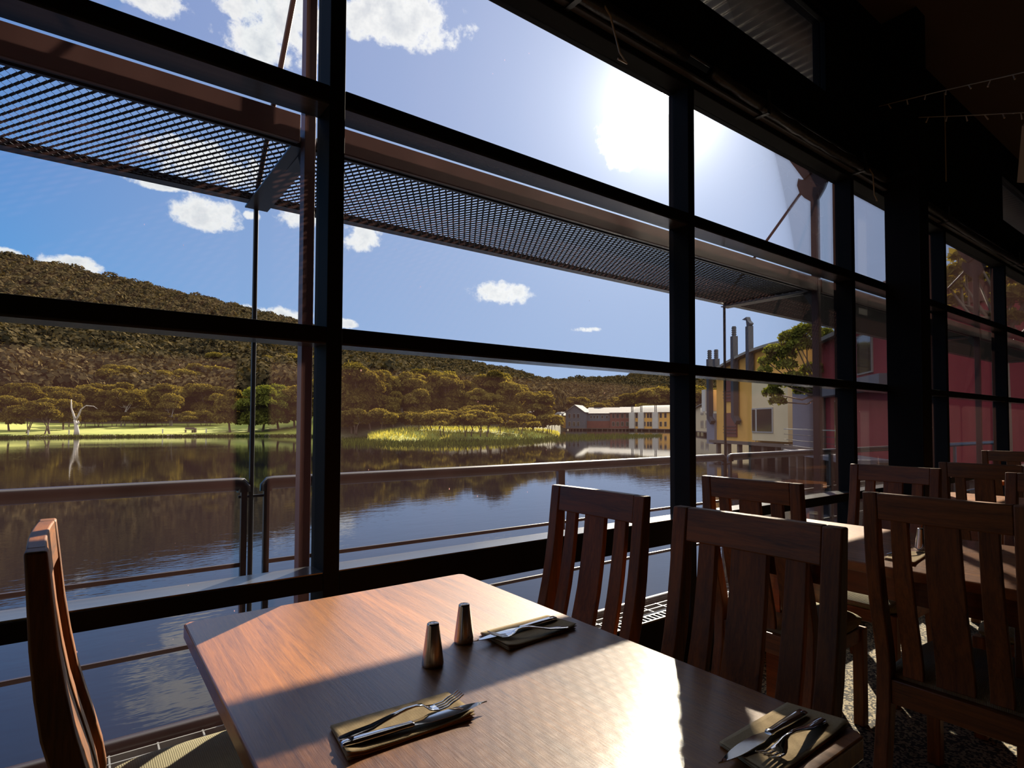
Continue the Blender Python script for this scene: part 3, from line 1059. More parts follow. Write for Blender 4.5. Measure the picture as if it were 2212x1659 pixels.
def make_post():
    r = empty('steel_canopy_post')
    MB().box(-.016, .019, 1.937, 1.985, -1.3, 2.80).build('post', M['rust'], r, bevel=.002)
    poly = [(1.937, 2.76), (1.985, 2.76), (2.03, 2.80), (2.066, 2.85), (2.082, 2.905), (2.072, 2.955), (2.045, 2.935), (2.015, 2.930), (1.998, 2.955), (1.96, 2.965), (1.915, 2.95), (1.875, 2.925), (1.868, 2.88), (1.888, 2.83), (1.915, 2.79)]
    MB().prism(poly, 0, -.012, .012).build('cap_plate', M['rust'], r, bevel=.002)
    MB().bar((0, 2.00, 2.94), (0, 2.70, 4.12), .05, .06).build('roof_strut', M['rust'], r, bevel=.003)
    MB().tube([(0, 2.055, 2.85), (0, YR - .02, 2.215)], .010, 8).build('stay_rod', M['rust'], r, smooth='auto')
    MB().tube([(0, YR, 2.16), (0, YR, -.6)], .010, 8).build('hanger_rod', M['black_plastic'], r, smooth='auto')
    MB().bar((-.05, YR, .90), (.05, YR, .90), .010, .010).build('rod_clip', M['black_plastic'], r)
    # arm that carries the sunshade: a folded plate
    MB().prism([(1.985, 2.215), (2.05, 2.215), (YR, 2.165), (YR, 2.135), (2.05, 2.125), (1.985, 2.02)], 0, -.006, .006).box(-.045, .045, 1.985, YR, 2.128, 2.135).build('sunshade_arm', M['rail'], r)
    return r


pp = None
plab = ['dark red steel post just outside the left window post, stay rod rising above it', 'steel post with a curved cap plate seen between the second and third window posts', 'steel post with a curved cap plate right of the dark column',
        'steel canopy post at the right edge of the windows']
for k in range(4):
    o = make_post() if pp is None else copy_tree(pp)
    pp = pp or o
    o.location = (.572 + k * 2 * BAY, 0, 0)
    tag(o, plab[k], 'post', 'steel canopy posts outside the glass')


def make_sunshade():
    """expanded metal panel held in a steel frame, 3.42 m long"""
    r = empty('metal_sunshade')
    L = 2 * BAY
    y0, y1 = 1.99, YR
    MB().box(.03, L - .03, 1.935, 1.95, 2.125, 2.215).build('back_fascia', M['rust'], r, bevel=.003)
    MB().tube([(.03, 1.968, 2.150), (L - .03, 1.968, 2.150)], .018, 10).build('back_tube', M['rail'], r, smooth='auto')
    MB().box(0, L, 1.985, 1.997, 2.13, 2.165).build('back_angle', M['rail'], r)
    MB().box(0, L, y1 - .006, y1 + .006, 2.150, 2.195).box(0, L, y1 - .05, y1 - .006, 2.150, 2.157).build('front_angle', M['rail'], r, bevel=.001)
    p, q = .0155, .026
    nxs = int(L / p)
    nys = int((y1 - .01 - y0) / q)
    # zigzag strands, each a tilted ribbon of metal
    vs_, fs_ = [], []
    hw, t = .0040, .0008
    for i in range(nxs + 1):
        base = len(vs_)
        for j in range(nys + 1):
            x = i * p + (.44 * p if (i + j) % 2 == 0 else -.44 * p)
            y = y0 + (y1 - .012 - y0) * j / nys
            vs_ += [(x + hw * .6, y, 2.152), (x + hw * .6 + t * 2.0, y, 2.152), (x - hw * .6 + t * 1.1, y, 2.1562), (x - hw * .6 - t * 1.1, y, 2.1562)]
        for j in range(nys):
            a = base + j * 4
            for k in range(4):
                fs_.append((a + k, a + (k + 1) % 4, a + 4 + (k + 1) % 4, a + 4 + k))
    raw_mesh('expanded_mesh', vs_, fs_, M['mesh_metal'], r)
    return r


ss = None
slab = ['horizontal expanded metal sunshade outside the left window', 'expanded metal sunshade over the walkway in the middle of the windows', 'expanded metal sunshade right of the second window post, above the yellow building',
        'expanded metal sunshade outside the windows right of the column']
for k in range(4):
    o = make_sunshade() if ss is None else copy_tree(ss)
    ss = ss or o
    o.location = (.572 + (k - 1) * 2 * BAY, 0, 0)
    tag(o, slab[k], 'sunshade', 'metal sunshades over the walkway')

# eave outside the clerestory: real corrugated sheet
vs_, fs_ = [], []
nseg = 2600
for i in range(nseg + 1):
    x = -3.5 + i * (XR + 4.5) / nseg
    z = 4.18 + .013 * math.sin(x / .0165)
    vs_ += [(x, W + .125, z), (x, 2.95, z + .02)]
    if i:
        a = 2 * i
        fs_.append((a - 2, a, a + 1, a - 1))
ev = raw_mesh('eave_soffit', vs_, fs_, M['corrugated'], smooth=True)
ev.modifiers.new('solid', 'SOLIDIFY').thickness = .003
tag(ev, 'corrugated metal underside of the eave seen through the clerestory window', 'eave')
struct(MB().box(XL - .4, XR + .4, -4.4, 2.98, 4.26, 4.32).build('roof', M['beam']))

# ------------------------------------------------------------------ the lake and its shores
ZW = -1.15
v = [far(-500, 900, 2.0), None]
lk = raw_mesh('lake', [(-500, -40, ZW), (900, -40, ZW), (900, 900, ZW), (-500, 900, ZW), (-500, -40, ZW - 2), (900, -40, ZW - 2), (900, 900, ZW - 2), (-500, 900, ZW - 2)],
              [(0, 1, 2, 3), (7, 6, 5, 4), (0, 4, 5, 1), (1, 5, 6, 2), (2, 6, 7, 3), (3, 7, 4, 0)], M['water'])
tag(lk, 'calm dark lake reflecting the sky and hills', 'lake', kind='stuff')


def interp(x, pts):
    if x <= pts[0][0]:
        return pts[0][1]
    for (a, ya), (b, yb) in zip(pts, pts[1:]):
        if x <= b:
            return ya + (yb - ya) * (x - a) / (b - a)
    return pts[-1][1]


def horizon_y(x):
    return 912.3 + x * .0028


# shore distance, lawn depth and ridge along the compass, given at bearings seen in the photo
SHORE = [(-900, 100), (-400, 112), (0, 116), (300, 116), (480, 114), (640, 112), (740, 98), (900, 96), (1100, 104), (1190, 130), (1215, 226), (1450, 232), (1530, 205), (1600, 150), (1700, 110), (1850, 70), (2100, 45), (2400, 40), (3400, 40)]
LAWN = [(-900, 25), (0, 30), (200, 38), (480, 34), (560, 22), (740, 8), (1200, 8), (3400, 8)]
RIDGE_Y = [(-900, 470), (-400, 520), (0, 582), (120, 604), (240, 626), (360, 654), (480, 676), (600, 704), (740, 745), (890, 780), (964, 785), (1031, 802), (1100, 815), (1131, 823), (1198, 835), (1226, 832), (1303, 830), (1348, 831), (1394, 815), (1449, 810), (1510, 812), (1600, 815), (1800, 800), (2100, 760), (2400, 740), (3400, 720)]
RIDGE_D = [(-900, 430), (0, 460), (480, 520), (740, 640), (1000, 760), (1200, 950), (1450, 900), (2200, 700), (3400, 600)]


def ground_z(px, D):
    s, l = interp(px, SHORE), interp(px, LAWN)
    rd = interp(px, RIDGE_D)
    d = ray(px, interp(px, RIDGE_Y))
    zr = 1.21 + d.z / math.hypot(d.x, d.y) * rd
    t = D - s
    if t < 0:
        return ZW - .25 + t * .02
    if t < 2.5:
        return ZW - .25 + .75 * (t / 2.5) ** .7
    zl = ZW + .5 + 1.9 * min(1, (t - 2.5) / l) ** 1.0
    if t < l:
        return zl
    u = min(1, (t - l) / max(1, rd - s - l))
    z = zl + (zr - zl) * (u ** 1.15)
    if D > rd:
        z = zr - (D - rd) * .25
    z += 3.0 * math.sin(px * .021 + D * .013) * min(1, u * 3) * (1 - u) ** .5
    return z


px_list = list(range(-900, 3300, 24))
vs_, fs_ = [], []
fr = [0, .8, 2.5, 5, 9, 14, 20, 27, 34]
for i, px in enumerate(px_list):
    s, rd = interp(px, SHORE), interp(px, RIDGE_D)
    ds = [s - 6] + [s + q for q in fr] + [s + 34 + (rd - s - 34) * ((k + 1) / 16) for k in range(16)] + [rd * 1.08, rd * 1.25]
    for D in ds:
        p = far(px, 700, D)
        vs_.append((p.x, p.y, ground_z(px, D)))
    n = len(ds)
    if i:
        for j in range(n - 1):
            a = (i - 1) * n + j
            fs_.append((a, a + n, a + n + 1, a + 1))
va = np.array(vs_)
fa = np.array(fs_)
col_j = np.array([j for i in range(len(px_list) - 1) for j in range(n - 1)])
col_p = np.array([px_list[i] for i in range(len(px_list) - 1) for j in range(n - 1)])
o = raw_mesh('lawn', va, fa[(col_j < 9) & (col_p < 700)], M['lawn'], smooth=True)
tag(o, kind='structure')
o = raw_mesh('shore_ground', va, fa[(col_j < 9) & (col_p >= 700)], M['bank'], smooth=True)
tag(o, kind='structure')
o = raw_mesh('hills', va, fa[col_j >= 9], M['hill_soil'], smooth=True)
tag(o, kind='structure')


# ---- forest on the slopes: far more crowns than anyone could count
def ico(sub):
    bm = bmesh.new()
    bmesh.ops.create_icosphere(bm, subdivisions=sub, radius=1.0)
    v_ = np.array([q.co[:] for q in bm.verts])
    f_ = np.array([[w_.index for w_ in q.verts] for q in bm.faces])
    bm.free()
    return v_, f_


iv, if_ = ico(2)
cent, rad = [], []
random.seed(3)
while len(cent) < 17000:
    px = random.uniform(-60, 1640)
    s, l, rd = interp(px, SHORE), interp(px, LAWN), interp(px, RIDGE_D)
    D = s + l + 12 + (rd * 1.02 - s - l - 12) * random.random() ** .8
    p = far(px, 700, D)
    r0 = random.uniform(2.0, 4.0) * (1 + D / 1400)
    cent.append((p.x, p.y, ground_z(px, D) + r0 * random.uniform(.4, 1.6) + random.uniform(0, 2.0)))
    rad.append(r0)
cent, rad = np.array(cent), np.array(rad)
KQ = 100
n_ = len(cent)
d_ = RNG.standard_normal((n_, KQ, 3))
d_ /= np.linalg.norm(d_, axis=2)[:, :, None]
d_[:, :, 2] = np.where(d_[:, :, 2] < -.3, -d_[:, :, 2], d_[:, :, 2])
c_ = cent[:, None, :] + d_ * rad[:, None, None] * RNG.uniform(.75, 1.08, (n_, KQ, 1)) * np.array([1, 1, .72])
tu = RNG.standard_normal((n_, KQ, 3))
tu -= d_ * (tu * d_).sum(2)[:, :, None] * .75
tu /= np.linalg.norm(tu, axis=2)[:, :, None]
tv = np.cross(d_, tu) + d_ * RNG.uniform(-.5, .5, (n_, KQ, 1))
sz = rad[:, None, None] * RNG.uniform(.11, .19, (n_, KQ, 1))
q_ = np.stack([c_ - tu * sz, c_ - tv * sz, c_ + tu * sz, c_ + tv * sz], 2).reshape(-1, 3)
allv, allf = [q_], [np.arange(len(q_)).reshape(-1, 4)]
o = raw_mesh('hillside_forest', np.concatenate(allv), np.concatenate(allf), M['forest'])
tag(o, 'dense gum forest covering the hills beyond the lake', 'forest', kind='stuff')


# ---- trees one by one along the shore
def leaf_cloud(blobs, per, size, seed):
    """leaf sprays: small bent triangles packed around the surface of a few blobs"""
    g = np.random.default_rng(seed)
    V_, F_ = [], []
    n = 0
    for (cx, cy, cz, rx, rz) in blobs:
        m_ = int(per * rx * rx)
        d = g.standard_normal((m_, 3))
        d /= np.linalg.norm(d, axis=1)[:, None]
        d[:, 2] = np.where(d[:, 2] < -.35, -d[:, 2], d[:, 2])
        rr = g.uniform(.72, 1.06, m_)[:, None]
        c = np.array([cx, cy, cz]) + d * rr * np.array([rx, rx, rz])
        a = g.standard_normal((m_, 3)) * size
        b = g.standard_normal((m_, 3)) * size
        q = np.stack([c - a * .5, c + b * .6, c + a * .5, c - b * .6 + g.standard_normal((m_, 3)) * size * .2], 1)
        V_.append(q.reshape(-1, 3))
        F_.append(np.arange(m_ * 4).reshape(-1, 4) + n)
        n += m_ * 4
    return np.concatenate(V_), np.concatenate(F_)


def make_tree(name, H, spread, seed, leafm, barkm, per=260, size=.17, trunks=1, low=.30, full=True):
    rnd = random.Random(seed)
    r = empty(name)
    tk = MB()
    blobs = []
    for t in range(trunks):
        bx, by = (rnd.uniform(-.5, .5) * (trunks > 1), rnd.uniform(-.5, .5) * (trunks > 1))
        lean = rnd.uniform(-.12, .12) * H * (1.8 if trunks > 1 else 1)
        hz = H * rnd.uniform(.40, .55)
        top = Vector((bx + lean, by + rnd.uniform(-.08, .08) * H, hz))
        r0 = H * .022 / math.sqrt(trunks)
        tk.tube([(bx, by, -.4), (bx, by, 0), (bx + lean * .4, by, hz * .5), tuple(top)], [r0 * 1.5, r0 * 1.2, r0 * .9, r0 * .65], 8)
        nb = max(3, 9 // trunks)
        for k in range(nb):
            a = 2 * PI * (k + rnd.random() * .7) / nb
            rr = spread * rnd.uniform(.25, .95)
            z = H * (low + (1 - low) * rnd.uniform(.35, 1.0) * (1 - .35 * (rr / spread) ** 2))
            e = Vector((top.x + math.cos(a) * rr * .8, top.y + math.sin(a) * rr * .8, z))
            mid = (top + e) / 2 + Vector((0, 0, -.06 * H))
            tk.tube([tuple(top - Vector((0, 0, hz * .25 * rnd.random()))), tuple(mid), tuple(e)], [r0 * .5, r0 * .33, r0 * .12], 6)
            br = spread * rnd.uniform(.36, .54)
            blobs.append((e.x, e.y, min(e.z, H - br * .5), br, br * rnd.uniform(.45, .68)))
            if full and k % 2 == 0:
                blobs.append((e.x * .75, e.y * .75, H * rnd.uniform(.22, .5), br * 1.05, br * .8))
    tk.build('trunk', barkm, r, smooth=True)
    v_, f_ = leaf_cloud(blobs, per, size, seed)
    raw_mesh('foliage', v_, f_, leafm, r)
    return r


protos = {}


def tree(kind, px, D, top, lab, group, wide=1.0):
    """a tree of the given kind standing D metres away, as tall as it looks"""
    x0 = far(px, 900, D)
    z0 = ground_z(px, D) if D > interp(px, SHORE) else ZW
    d = ray(px, top)
    H = max(3.0, 1.21 + d.z / math.hypot(d.x, d.y) * D - z0)
    if kind not in protos:
        protos[kind] = None
        spec_ = {
            'gum_tree': [(s_, M['leaf_olive'], M['bark'], 1) for s_ in (1, 2, 3)],
            'dark_tree': [(s_, M['leaf_green'], M['bark'], 1) for s_ in (11, 12)],
            'clump_tree': [(s_, M['leaf_olive'], M['bark'], 3) for s_ in (21, 22)],
            'snow_gum': [(s_, M['leaf_olive'], M['white_bark'], 2) for s_ in (31,)],
            'bright_tree': [(s_, M['leaf_bright'], M['bark'], 1) for s_ in (41,)],
            'bush': [(s_, M['leaf_olive'], M['bark'], 2) for s_ in (51, 52)],
        }[kind]
        protos[kind] = [[False, (kind, 10.0 if kind != 'bush' else 2.2, 4.4 if kind != 'bush' else 1.3, sd, lm, bk, tr)] for sd, lm, bk, tr in spec_]
    p = random.choice(protos[kind])
    if p[0] is False:
        nm, h, spd, sd, lm, bk, tr = p[1]
        p[0] = make_tree(nm, h, spd, sd, lm, bk, per=210 if kind != 'bush' else 900, size=.30 if kind != 'bush' else .12, trunks=tr, low=.28 if kind != 'bush' else .1, full=kind in ('gum_tree', 'dark_tree', 'bright_tree'))
        p.append(h)
        o = p[0]
    else:
        o = copy_tree(p[0])
    s_ = H / p[2]
    o.location = (x0.x, x0.y, z0)
    o.scale = (s_ * wide, s_ * wide, s_)
    o.rotation_euler = (0, 0, random.uniform(0, 6.28))
    return tag(o, lab, 'tree' if kind != 'bush' else 'bush', group)


random.seed(21)
# left lawn: the particular ones
for px, D, top, k, lab in ((60, 121, 868, 'clump_tree', 'leftmost many stemmed tree at the water edge of the lawn'), (105, 119, 862, 'clump_tree', 'leaning many stemmed tree at the left of the lawn beside the bare white trunk'),
                           (20, 126, 856, 'gum_tree', 'dark tree at the left photo edge behind the lawn'), (138, 130, 846, 'gum_tree', 'round crowned tree behind the bare white trunk'),
                           (265, 141, 838, 'snow_gum', 'white trunked gum standing alone on the far edge of the lawn, left one'), (372, 141, 850, 'snow_gum', 'white trunked gum standing on the far edge of the lawn, right one'),
                           (497, 119, 842, 'gum_tree', 'leaning tree at the right end of the lawn'), (538, 118, 838, 'dark_tree', 'dark green tree just left of the thin hanger rod'),
                           (568, 119, 836, 'dark_tree', 'dark green tree just right of the thin hanger rod'), (602, 121, 832, 'dark_tree', 'dark green tree left of the outer steel post'), (636, 122, 836, 'gum_tree', 'brown tree half hidden by the outer steel post'),
                           (230, 165, 834, 'bright_tree', 'bright green leafy tree among the olive forest'), (268, 172, 832, 'bright_tree', 'second bright green leafy tree beside the first'),
                           (712, 105, 812, 'gum_tree', 'tree behind the left window post')):
    tree(k, px, D, top, lab, 'trees around the lawn', 1.0 if k != 'clump_tree' else 1.25)
g = 'olive gum trees in the belt behind the lawn'
for px in range(-20, 660, 23):
    tree('gum_tree', px + random.uniform(-8, 8), random.uniform(150, 160), 838 + random.uniform(-14, 16), 'olive gum tree in the thick belt behind the lawn', g, 1.15)
for px in range(-30, 700, 27):
    tree('gum_tree', px + random.uniform(-8, 8), random.uniform(176, 192), 806 + random.uniform(-16, 12), 'olive gum tree in the second row up the slope behind the lawn', 'olive gum trees on the lower slope', 1.2)
for px in range(-30, 700, 33):
    tree('gum_tree', px + random.uniform(-8, 8), random.uniform(210, 235), 775 + random.uniform(-14, 12), 'olive gum tree high on the slope above the lawn', 'olive gum trees on the upper slope', 1.2)
# the wooded point in the middle
for px, D, top in ((745, 110, 802), (768, 104, 782), (795, 116, 806), (822, 108, 800), (850, 112, 812), (882, 110, 804), (905, 120, 796), (930, 112, 806), (950, 120, 798), (968, 112, 812), (990, 114, 832),
                   (1010, 118, 822), (1032, 112, 838), (1058, 120, 802), (1082, 122, 806), (1090, 116, 822), (1112, 122, 828), (1062, 112, 846), (905, 106, 838), (850, 104, 842), (800, 103, 838), (760, 101, 848)):
    tree('gum_tree', px, D, top + 4, 'tall olive gum on the wooded point behind the grassy island', 'gum trees on the wooded point', .92)
tree('gum_tree', 1150, 108, 846, 'broad rounded tree standing at the right tip of the wooded point', 'trees around the point', 1.15)
tree('bush', 1105, 103, 893, 'low bush at the foot of the rounded tree on the point', 'bushes on the point', 1.2)
for px, D, top in ((940, 90, 902), (915, 92, 908), (1000, 88, 905), (1030, 90, 900), (1052, 88, 888), (968, 84, 921), (1012, 82, 920), (1045, 80, 926), (1085, 92, 908), (1125, 95, 912), (1190, 108, 905), (1172, 104, 908), (770, 97, 900), (830, 97, 902), (880, 97, 905)):
    o = tree('bush', px, D, top, 'rounded olive bush on the grassy island', 'bushes on the grassy island', 1.3)
    o.location.z = ZW + 1.1
# behind the far lodges
for px in range(1200, 1720, 17):
    tree('gum_tree', px, random.uniform(238, 262), 868 - max(0, min(26, (px - 1330) * .28)) + random.uniform(-10, 8), 'gum tree in the row behind the far lakeside lodges', 'gum trees behind the far lodges', 1.2)
for px, y in ((1290, 874), (1395, 872), (1422, 878)):
    tree('gum_tree', px, 232, y, 'pale rounded tree just behind the lodge roofs', 'pale trees behind the lodge roofs', 1.3)
# bushes and shrubs by the lawn
for px in (185, 296, 300, 309, 336, 360, 406, 210, 226, 240, 150, 172, 440, 452):
    o = tree('bush', px, 138 + random.uniform(-2, 3), 906 + random.uniform(-4, 3), 'small dark rounded shrub along the back of the lawn', 'shrubs along the back of the lawn', 1.1)


# bare white dead tree
dt = empty('dead_tree', far(166, 920, 117.5))
dt.location.z = ZW + .45
b = MB()
_r = ray(166, 920)
sx = Vector((_A.x, _A.y, 0))
def dpt(u, z): return tuple(sx * u + Vector((0, 0, z)))
b.tube([dpt(0, -.2), dpt(0, .6), dpt(-.15, 1.6), dpt(-.35, 2.3)], [.42, .34, .25, .22], 10)
b.tube([dpt(-.3, 2.2), dpt(-.6, 3.2), dpt(-.95, 4.2), dpt(-1.0, 5.6)], [.2, .15, .10, .05], 8)
b.tube([dpt(-.3, 2.2), dpt(.2, 3.0), dpt(.6, 4.0), dpt(1.4, 4.6), dpt(2.6, 4.5), dpt(3.2, 4.1)], [.18, .13, .10, .07, .05, .03], 8)
b.tube([dpt(-.1, 1.4), dpt(.25, 1.9), dpt(.2, 2.2)], [.15, .12, .07], 8)
b.build('trunk', M['white_bark'], dt, smooth=True)
tag(dt, 'bare white dead tree trunk on the lawn at the water edge', 'tree')

# bench, bin, posts on the lawn
def on_lawn(px, D):
    p = far(px, 900, D)
    return (p.x, p.y, ground_z(px, D))
az = math.atan2(_A.y, _A.x)
bn = empty('park_bench', on_lawn(409, 119.5), az)
MB().box(-.85, .85, -.25, .25, .42, .48).build('seat', M['pile'], bn)
MB().box(-.85, .85, .22, .27, .55, .95).build('backrest', M['pile'], bn)
for x in (-.6, .6):
    MB().box(x - .05, x + .05, -.2, .2, 0, .42).build('leg', M['pile'], bn)
tag(bn, 'small dark bench on the lawn facing the lake', 'bench')
bi = MB().lathe([(.22, 0), (.25, .1), (.25, .75), (.2, .8)], 12).build('litter_bin', M['pile'])
bi.location = on_lawn(422, 119.5)
tag(bi, 'small dark bin right of the bench on the lawn', 'bin')
sp = None
for px, lab in ((62, 'short pale marker post at the left of the shore'), (150, 'short marker post left of the bare white trunk'), (352, 'short marker post left of the bench'), (446, 'short marker post right of the bench')):
    if sp is None:
        sp = MB().box(-.09, .09, -.09, .09, -.2, .75).build('marker_post', M['pale_wall'], bevel=.02)
        o = sp
    else:
        o = copy_tree(sp)
    o.location = on_lawn(px, 118.2)
    tag(o, lab, 'post', 'marker posts on the shore')

# rocks along the bank
rv, rf = ico(2)
rk = None
for i in range(26):
    px = random.choice([random.uniform(318, 380), random.uniform(80, 130), random.uniform(560, 650), random.uniform(180, 520)])
    if rk is None:
        rk = raw_mesh('shore_rock', rv * (1 + .12 * RNG.standard_normal((len(rv), 1))), rf, M['rock'])
        o = rk
    else:
        o = copy_tree(rk)
    p = far(px, 900, interp(px, SHORE) + .6)
    o.location = (p.x, p.y, ZW + .05)
    s_ = random.uniform(.25, .6)
    o.scale = (s_ * 1.5, s_, s_ * .6)
    o.rotation_euler = (0, 0, random.uniform(0, 6))
    tag(o, 'low brown rock at the foot of the lawn bank', 'rock', 'rocks along the lawn bank')


# grassy island and its reeds
def blades(n, sampler, hmin, hmax, wid, seed, lean=.25):
    g_ = np.random.default_rng(seed)
    V_, F_ = [], []
    for i in range(n):
        x, y, z = sampler()
        h = g_.uniform(hmin, hmax)
        a = g_.uniform(0, PI)
        dx, dy = math.cos(a) * wid, math.sin(a) * wid
        lx, ly = g_.normal(0, lean, 2) * h
        V_ += [(x - dx, y - dy, z), (x + dx, y + dy, z), (x + dx * .6 + lx * .5, y + dy * .6 + ly * .5, z + h * .6), (x + lx, y + ly, z + h)]
        F_.append((i * 4, i * 4 + 1, i * 4 + 2, i * 4 + 3))
    return V_, F_


def isl(px, y, z=ZW):
    return onz(px, y, z)


FRONT = [(740, 964), (860, 964.5), (1000, 964), (1120, 959), (1210, 953), (1320, 948), (1440, 942.5)]
BACK = [(740, 947), (860, 944), (1000, 941), (1120, 940), (1210, 938), (1320, 937), (1440, 940)]
MF = [(790, 950), (850, 953), (1000, 952), (1120, 949), (1210, 944)]
MBK = [(790, 945), (850, 938), (1000, 932), (1120, 933), (1210, 938)]
mv, mf = [], []
for i in range(43):
    px = 790 + i * 10
    for j in range(11):
        v_ = j / 10
        y = interp(px, MF) * (1 - v_) + interp(px, MBK) * v_
        p = isl(px, y)
        e = math.sin(PI * v_) ** .5 * math.sin(PI * i / 42) ** .4
        mv.append((p.x, p.y, ZW - .15 + 1.85 * e))
    if i:
        for j in range(10):
            a = (i - 1) * 11 + j
            mf.append((a, a + 11, a + 12, a + 1))
tag(raw_mesh('island_mound', mv, mf, M['lawn'], smooth=True), 'low sunlit grassy island in front of the wooded point', 'island', kind='structure')
rr_ = random.Random(5)


def samp_m():
    px = rr_.uniform(795, 1208)
    v_ = rr_.random()
    y = interp(px, MF) * (1 - v_) + interp(px, MBK) * v_
    p = isl(px, y)
    e = math.sin(PI * v_) ** .5 * math.sin(PI * (px - 790) / 420) ** .4
    return p.x, p.y, ZW - .15 + 1.80 * e


v_, f_ = blades(9000, samp_m, .25, .75, .05, 1)
tag(raw_mesh('island_grass', v_, f_, M['island_grass']), 'tall yellow green grass on the sunlit island', 'grass', kind='stuff')


def samp_r():
    px = rr_.uniform(738, 1430)
    v_ = rr_.random()
    y = interp(px, FRONT) * (1 - v_) + interp(px, BACK) * v_
    p = isl(px, y)
    return p.x, p.y, ZW - .1


v_, f_ = blades(13000, samp_r, .25, .65, .035, 2)
tag(raw_mesh('reeds', v_, f_, M['reed']), 'dark green reeds standing in the water around the island', 'reeds', kind='stuff')


def samp_b():
    px = rr_.uniform(-40, 700)
    p = far(px, 900, interp(px, SHORE) + rr_.uniform(-.5, 1.6))
    return p.x, p.y, ZW - .05


v_, f_ = blades(7000, samp_b, .2, .6, .07, 3, .5)
tag(raw_mesh('bank_grass', v_, f_, M['reed']), 'rough dark grass along the bank below the lawn', 'grass', kind='stuff')


# ------------------------------------------------------------------ lodges on stilts
def basis(pa, pb):
    """local frame: x from pa to pb along the facade, y away from us"""
    d = (pb - pa)
    L = math.hypot(d.x, d.y)
    rz = math.atan2(d.y, d.x)
    return L, rz


def lodge(name, pxa, Da, pxb, Db, z_eave, depth, wallm, roofm, wins, lab, roof='mono', rise=1.5, z0=-.35, piles=6, extra=None):
    a, b_ = far(pxa, 900, Da), far(pxb, 900, Db)
    L, rz = basis(a, b_)
    r = empty(name, (a.x, a.y, 0), rz)
    MB().box(0, L, 0, depth, z0, z_eave).build('wall', wallm, r)
    rb = MB()
    n_ = 12
    if roof == 'mono':
        rb.prism([(-.4, z_eave - .05), (depth + .4, z_eave + rise), (depth + .4, z_eave + rise + .15), (-.4, z_eave + .12)], 0, -.3, L + .3)
    elif roof == 'curve':
        pts = [(-.5 + (depth + 1) * i / n_, z_eave - .05 + rise * math.sin(PI * .62 * i / n_)) for i in range(n_ + 1)]
        rb.prism(pts + [(y, z + .15) for y, z in reversed(pts)], 0, -.3, L + .3)
    elif roof == 'gable':
        rb.prism([(-.4, z_eave - .1), (L / 2, z_eave + rise), (L + .4, z_eave - .1), (L + .4, z_eave + .1), (L / 2, z_eave + rise + .25), (-.4, z_eave + .1)], 1, -.4, depth + .4)
        MB().prism([(0, z_eave), (L, z_eave), (L / 2, z_eave + rise)], 1, 0, depth).build('gable', wallm, r)
    elif roof == 'bow':
        pts = [(-.4 + (L + .8) * i / n_, z_eave + rise * math.sin(PI * (.12 + .5 * i / n_)) - rise * .3) for i in range(n_ + 1)]
        rb.prism(pts + [(y, z + .18) for y, z in reversed(pts)], 1, -.5, depth + .5)
        cut = [(min(max(x, 0), L), z) for x, z in pts]
        MB().prism([(0, z_eave - .2)] + cut + [(L, z_eave - .2)], 1, .02, depth).build('gable', wallm, r)
    rb.build('roof', roofm, r)
    for (x0, x1, za, zb) in wins:
        w_ = MB().box(x0 * L - .06, x1 * L + .06, -.06, .05, za - .06, zb + .06).build('window', M['trim_white'], r)
        MB().box(x0 * L, x1 * L, -.075, -.055, za, zb).build('pane', M['dark_window'], w_)
    MB().box(-.2, L + .2, -.6, depth, z0 - .22, z0).build('deck_slab', M['pile'], r)
    pl = [MB().box(x - .14, x + .14, -.4, -.12, ZW - 1, z0 - .2) for x in [L * (i + .5) / piles for i in range(piles)]]
    for q in pl:
        q.build('pile', M['pile'], r)
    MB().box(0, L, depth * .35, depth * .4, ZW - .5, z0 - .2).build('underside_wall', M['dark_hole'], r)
    if extra:
        extra(r, L)
    tag(r, lab, 'building', 'lodges on stilts along the lake')
    return r


def chimneys(us, h0, h1, pale=True, w_=1.7):
    def f(r, L):
        for u in us:
            if pale:
                MB().box(u * L - w_ / 2, u * L + w_ / 2, -.7, .1, -.3, h0).build('chimney_stack', M['pale_wall'], r)
            for s_ in (-.28, .28):
                MB().tube([(u * L + s_, -.3, h0 - .3), (u * L + s_, -.3, h1)], .14, 8).build('flue', M['flue'], r)
    return f


two = lambda xs, w_=.06, a=.5, b=3.4: [(x, x + w_, z, z + 1.5) for x in xs for z in (a, b)]
lodge('lakeside_lodge', 1196, 222, 1222, 221, 4.3, 8, M['yellow_wall'], M['roof'], two([.3, .65], .15), 'small ochre lodge half hidden by the rounded tree on the point')
lodge('lakeside_lodge', 1222, 214, 1262, 212, 5.4, 10, M['slate_wall'], M['roof'], two([.15, .4, .62], .12), 'dark slate gabled lodge at the left of the far row', 'gable', 2.6)
lodge('lakeside_lodge', 1262, 216, 1330, 214, 5.0, 10, M['slate_wall'], M['roof_grey'], [(x, x + .05, 3.3, 4.3) for x in (.2, .3, .4, .55, .7, .85)], 'long slate lodge with a red brown ground floor in the far row', 'mono', 2.4,
      extra=lambda r, L: MB().box(.08 * L, .98 * L, -.25, 0, -.3, 2.3).build('lower_storey', M['brown_wall'], r))
lodge('lakeside_lodge', 1318, 213, 1364, 210, 5.2, 10, M['brown_wall'], M['roof_grey'], two([.1, .3, .52, .75], .12), 'red brown lodge with balconies between the slate and ochre lodges', 'mono', 2.3)
lodge('lakeside_lodge', 1364, 208, 1462, 198, 5.2, 10, M['yellow_wall'], M['roof'], two([.10, .17, .28, .36, .42, .64, .74, .88], .045), 'long ochre lodge with three pale chimney stacks in the far row', 'curve', 2.6,
      extra=chimneys((.03, .24, .56), 5.3, 7.6, True, 2.2))
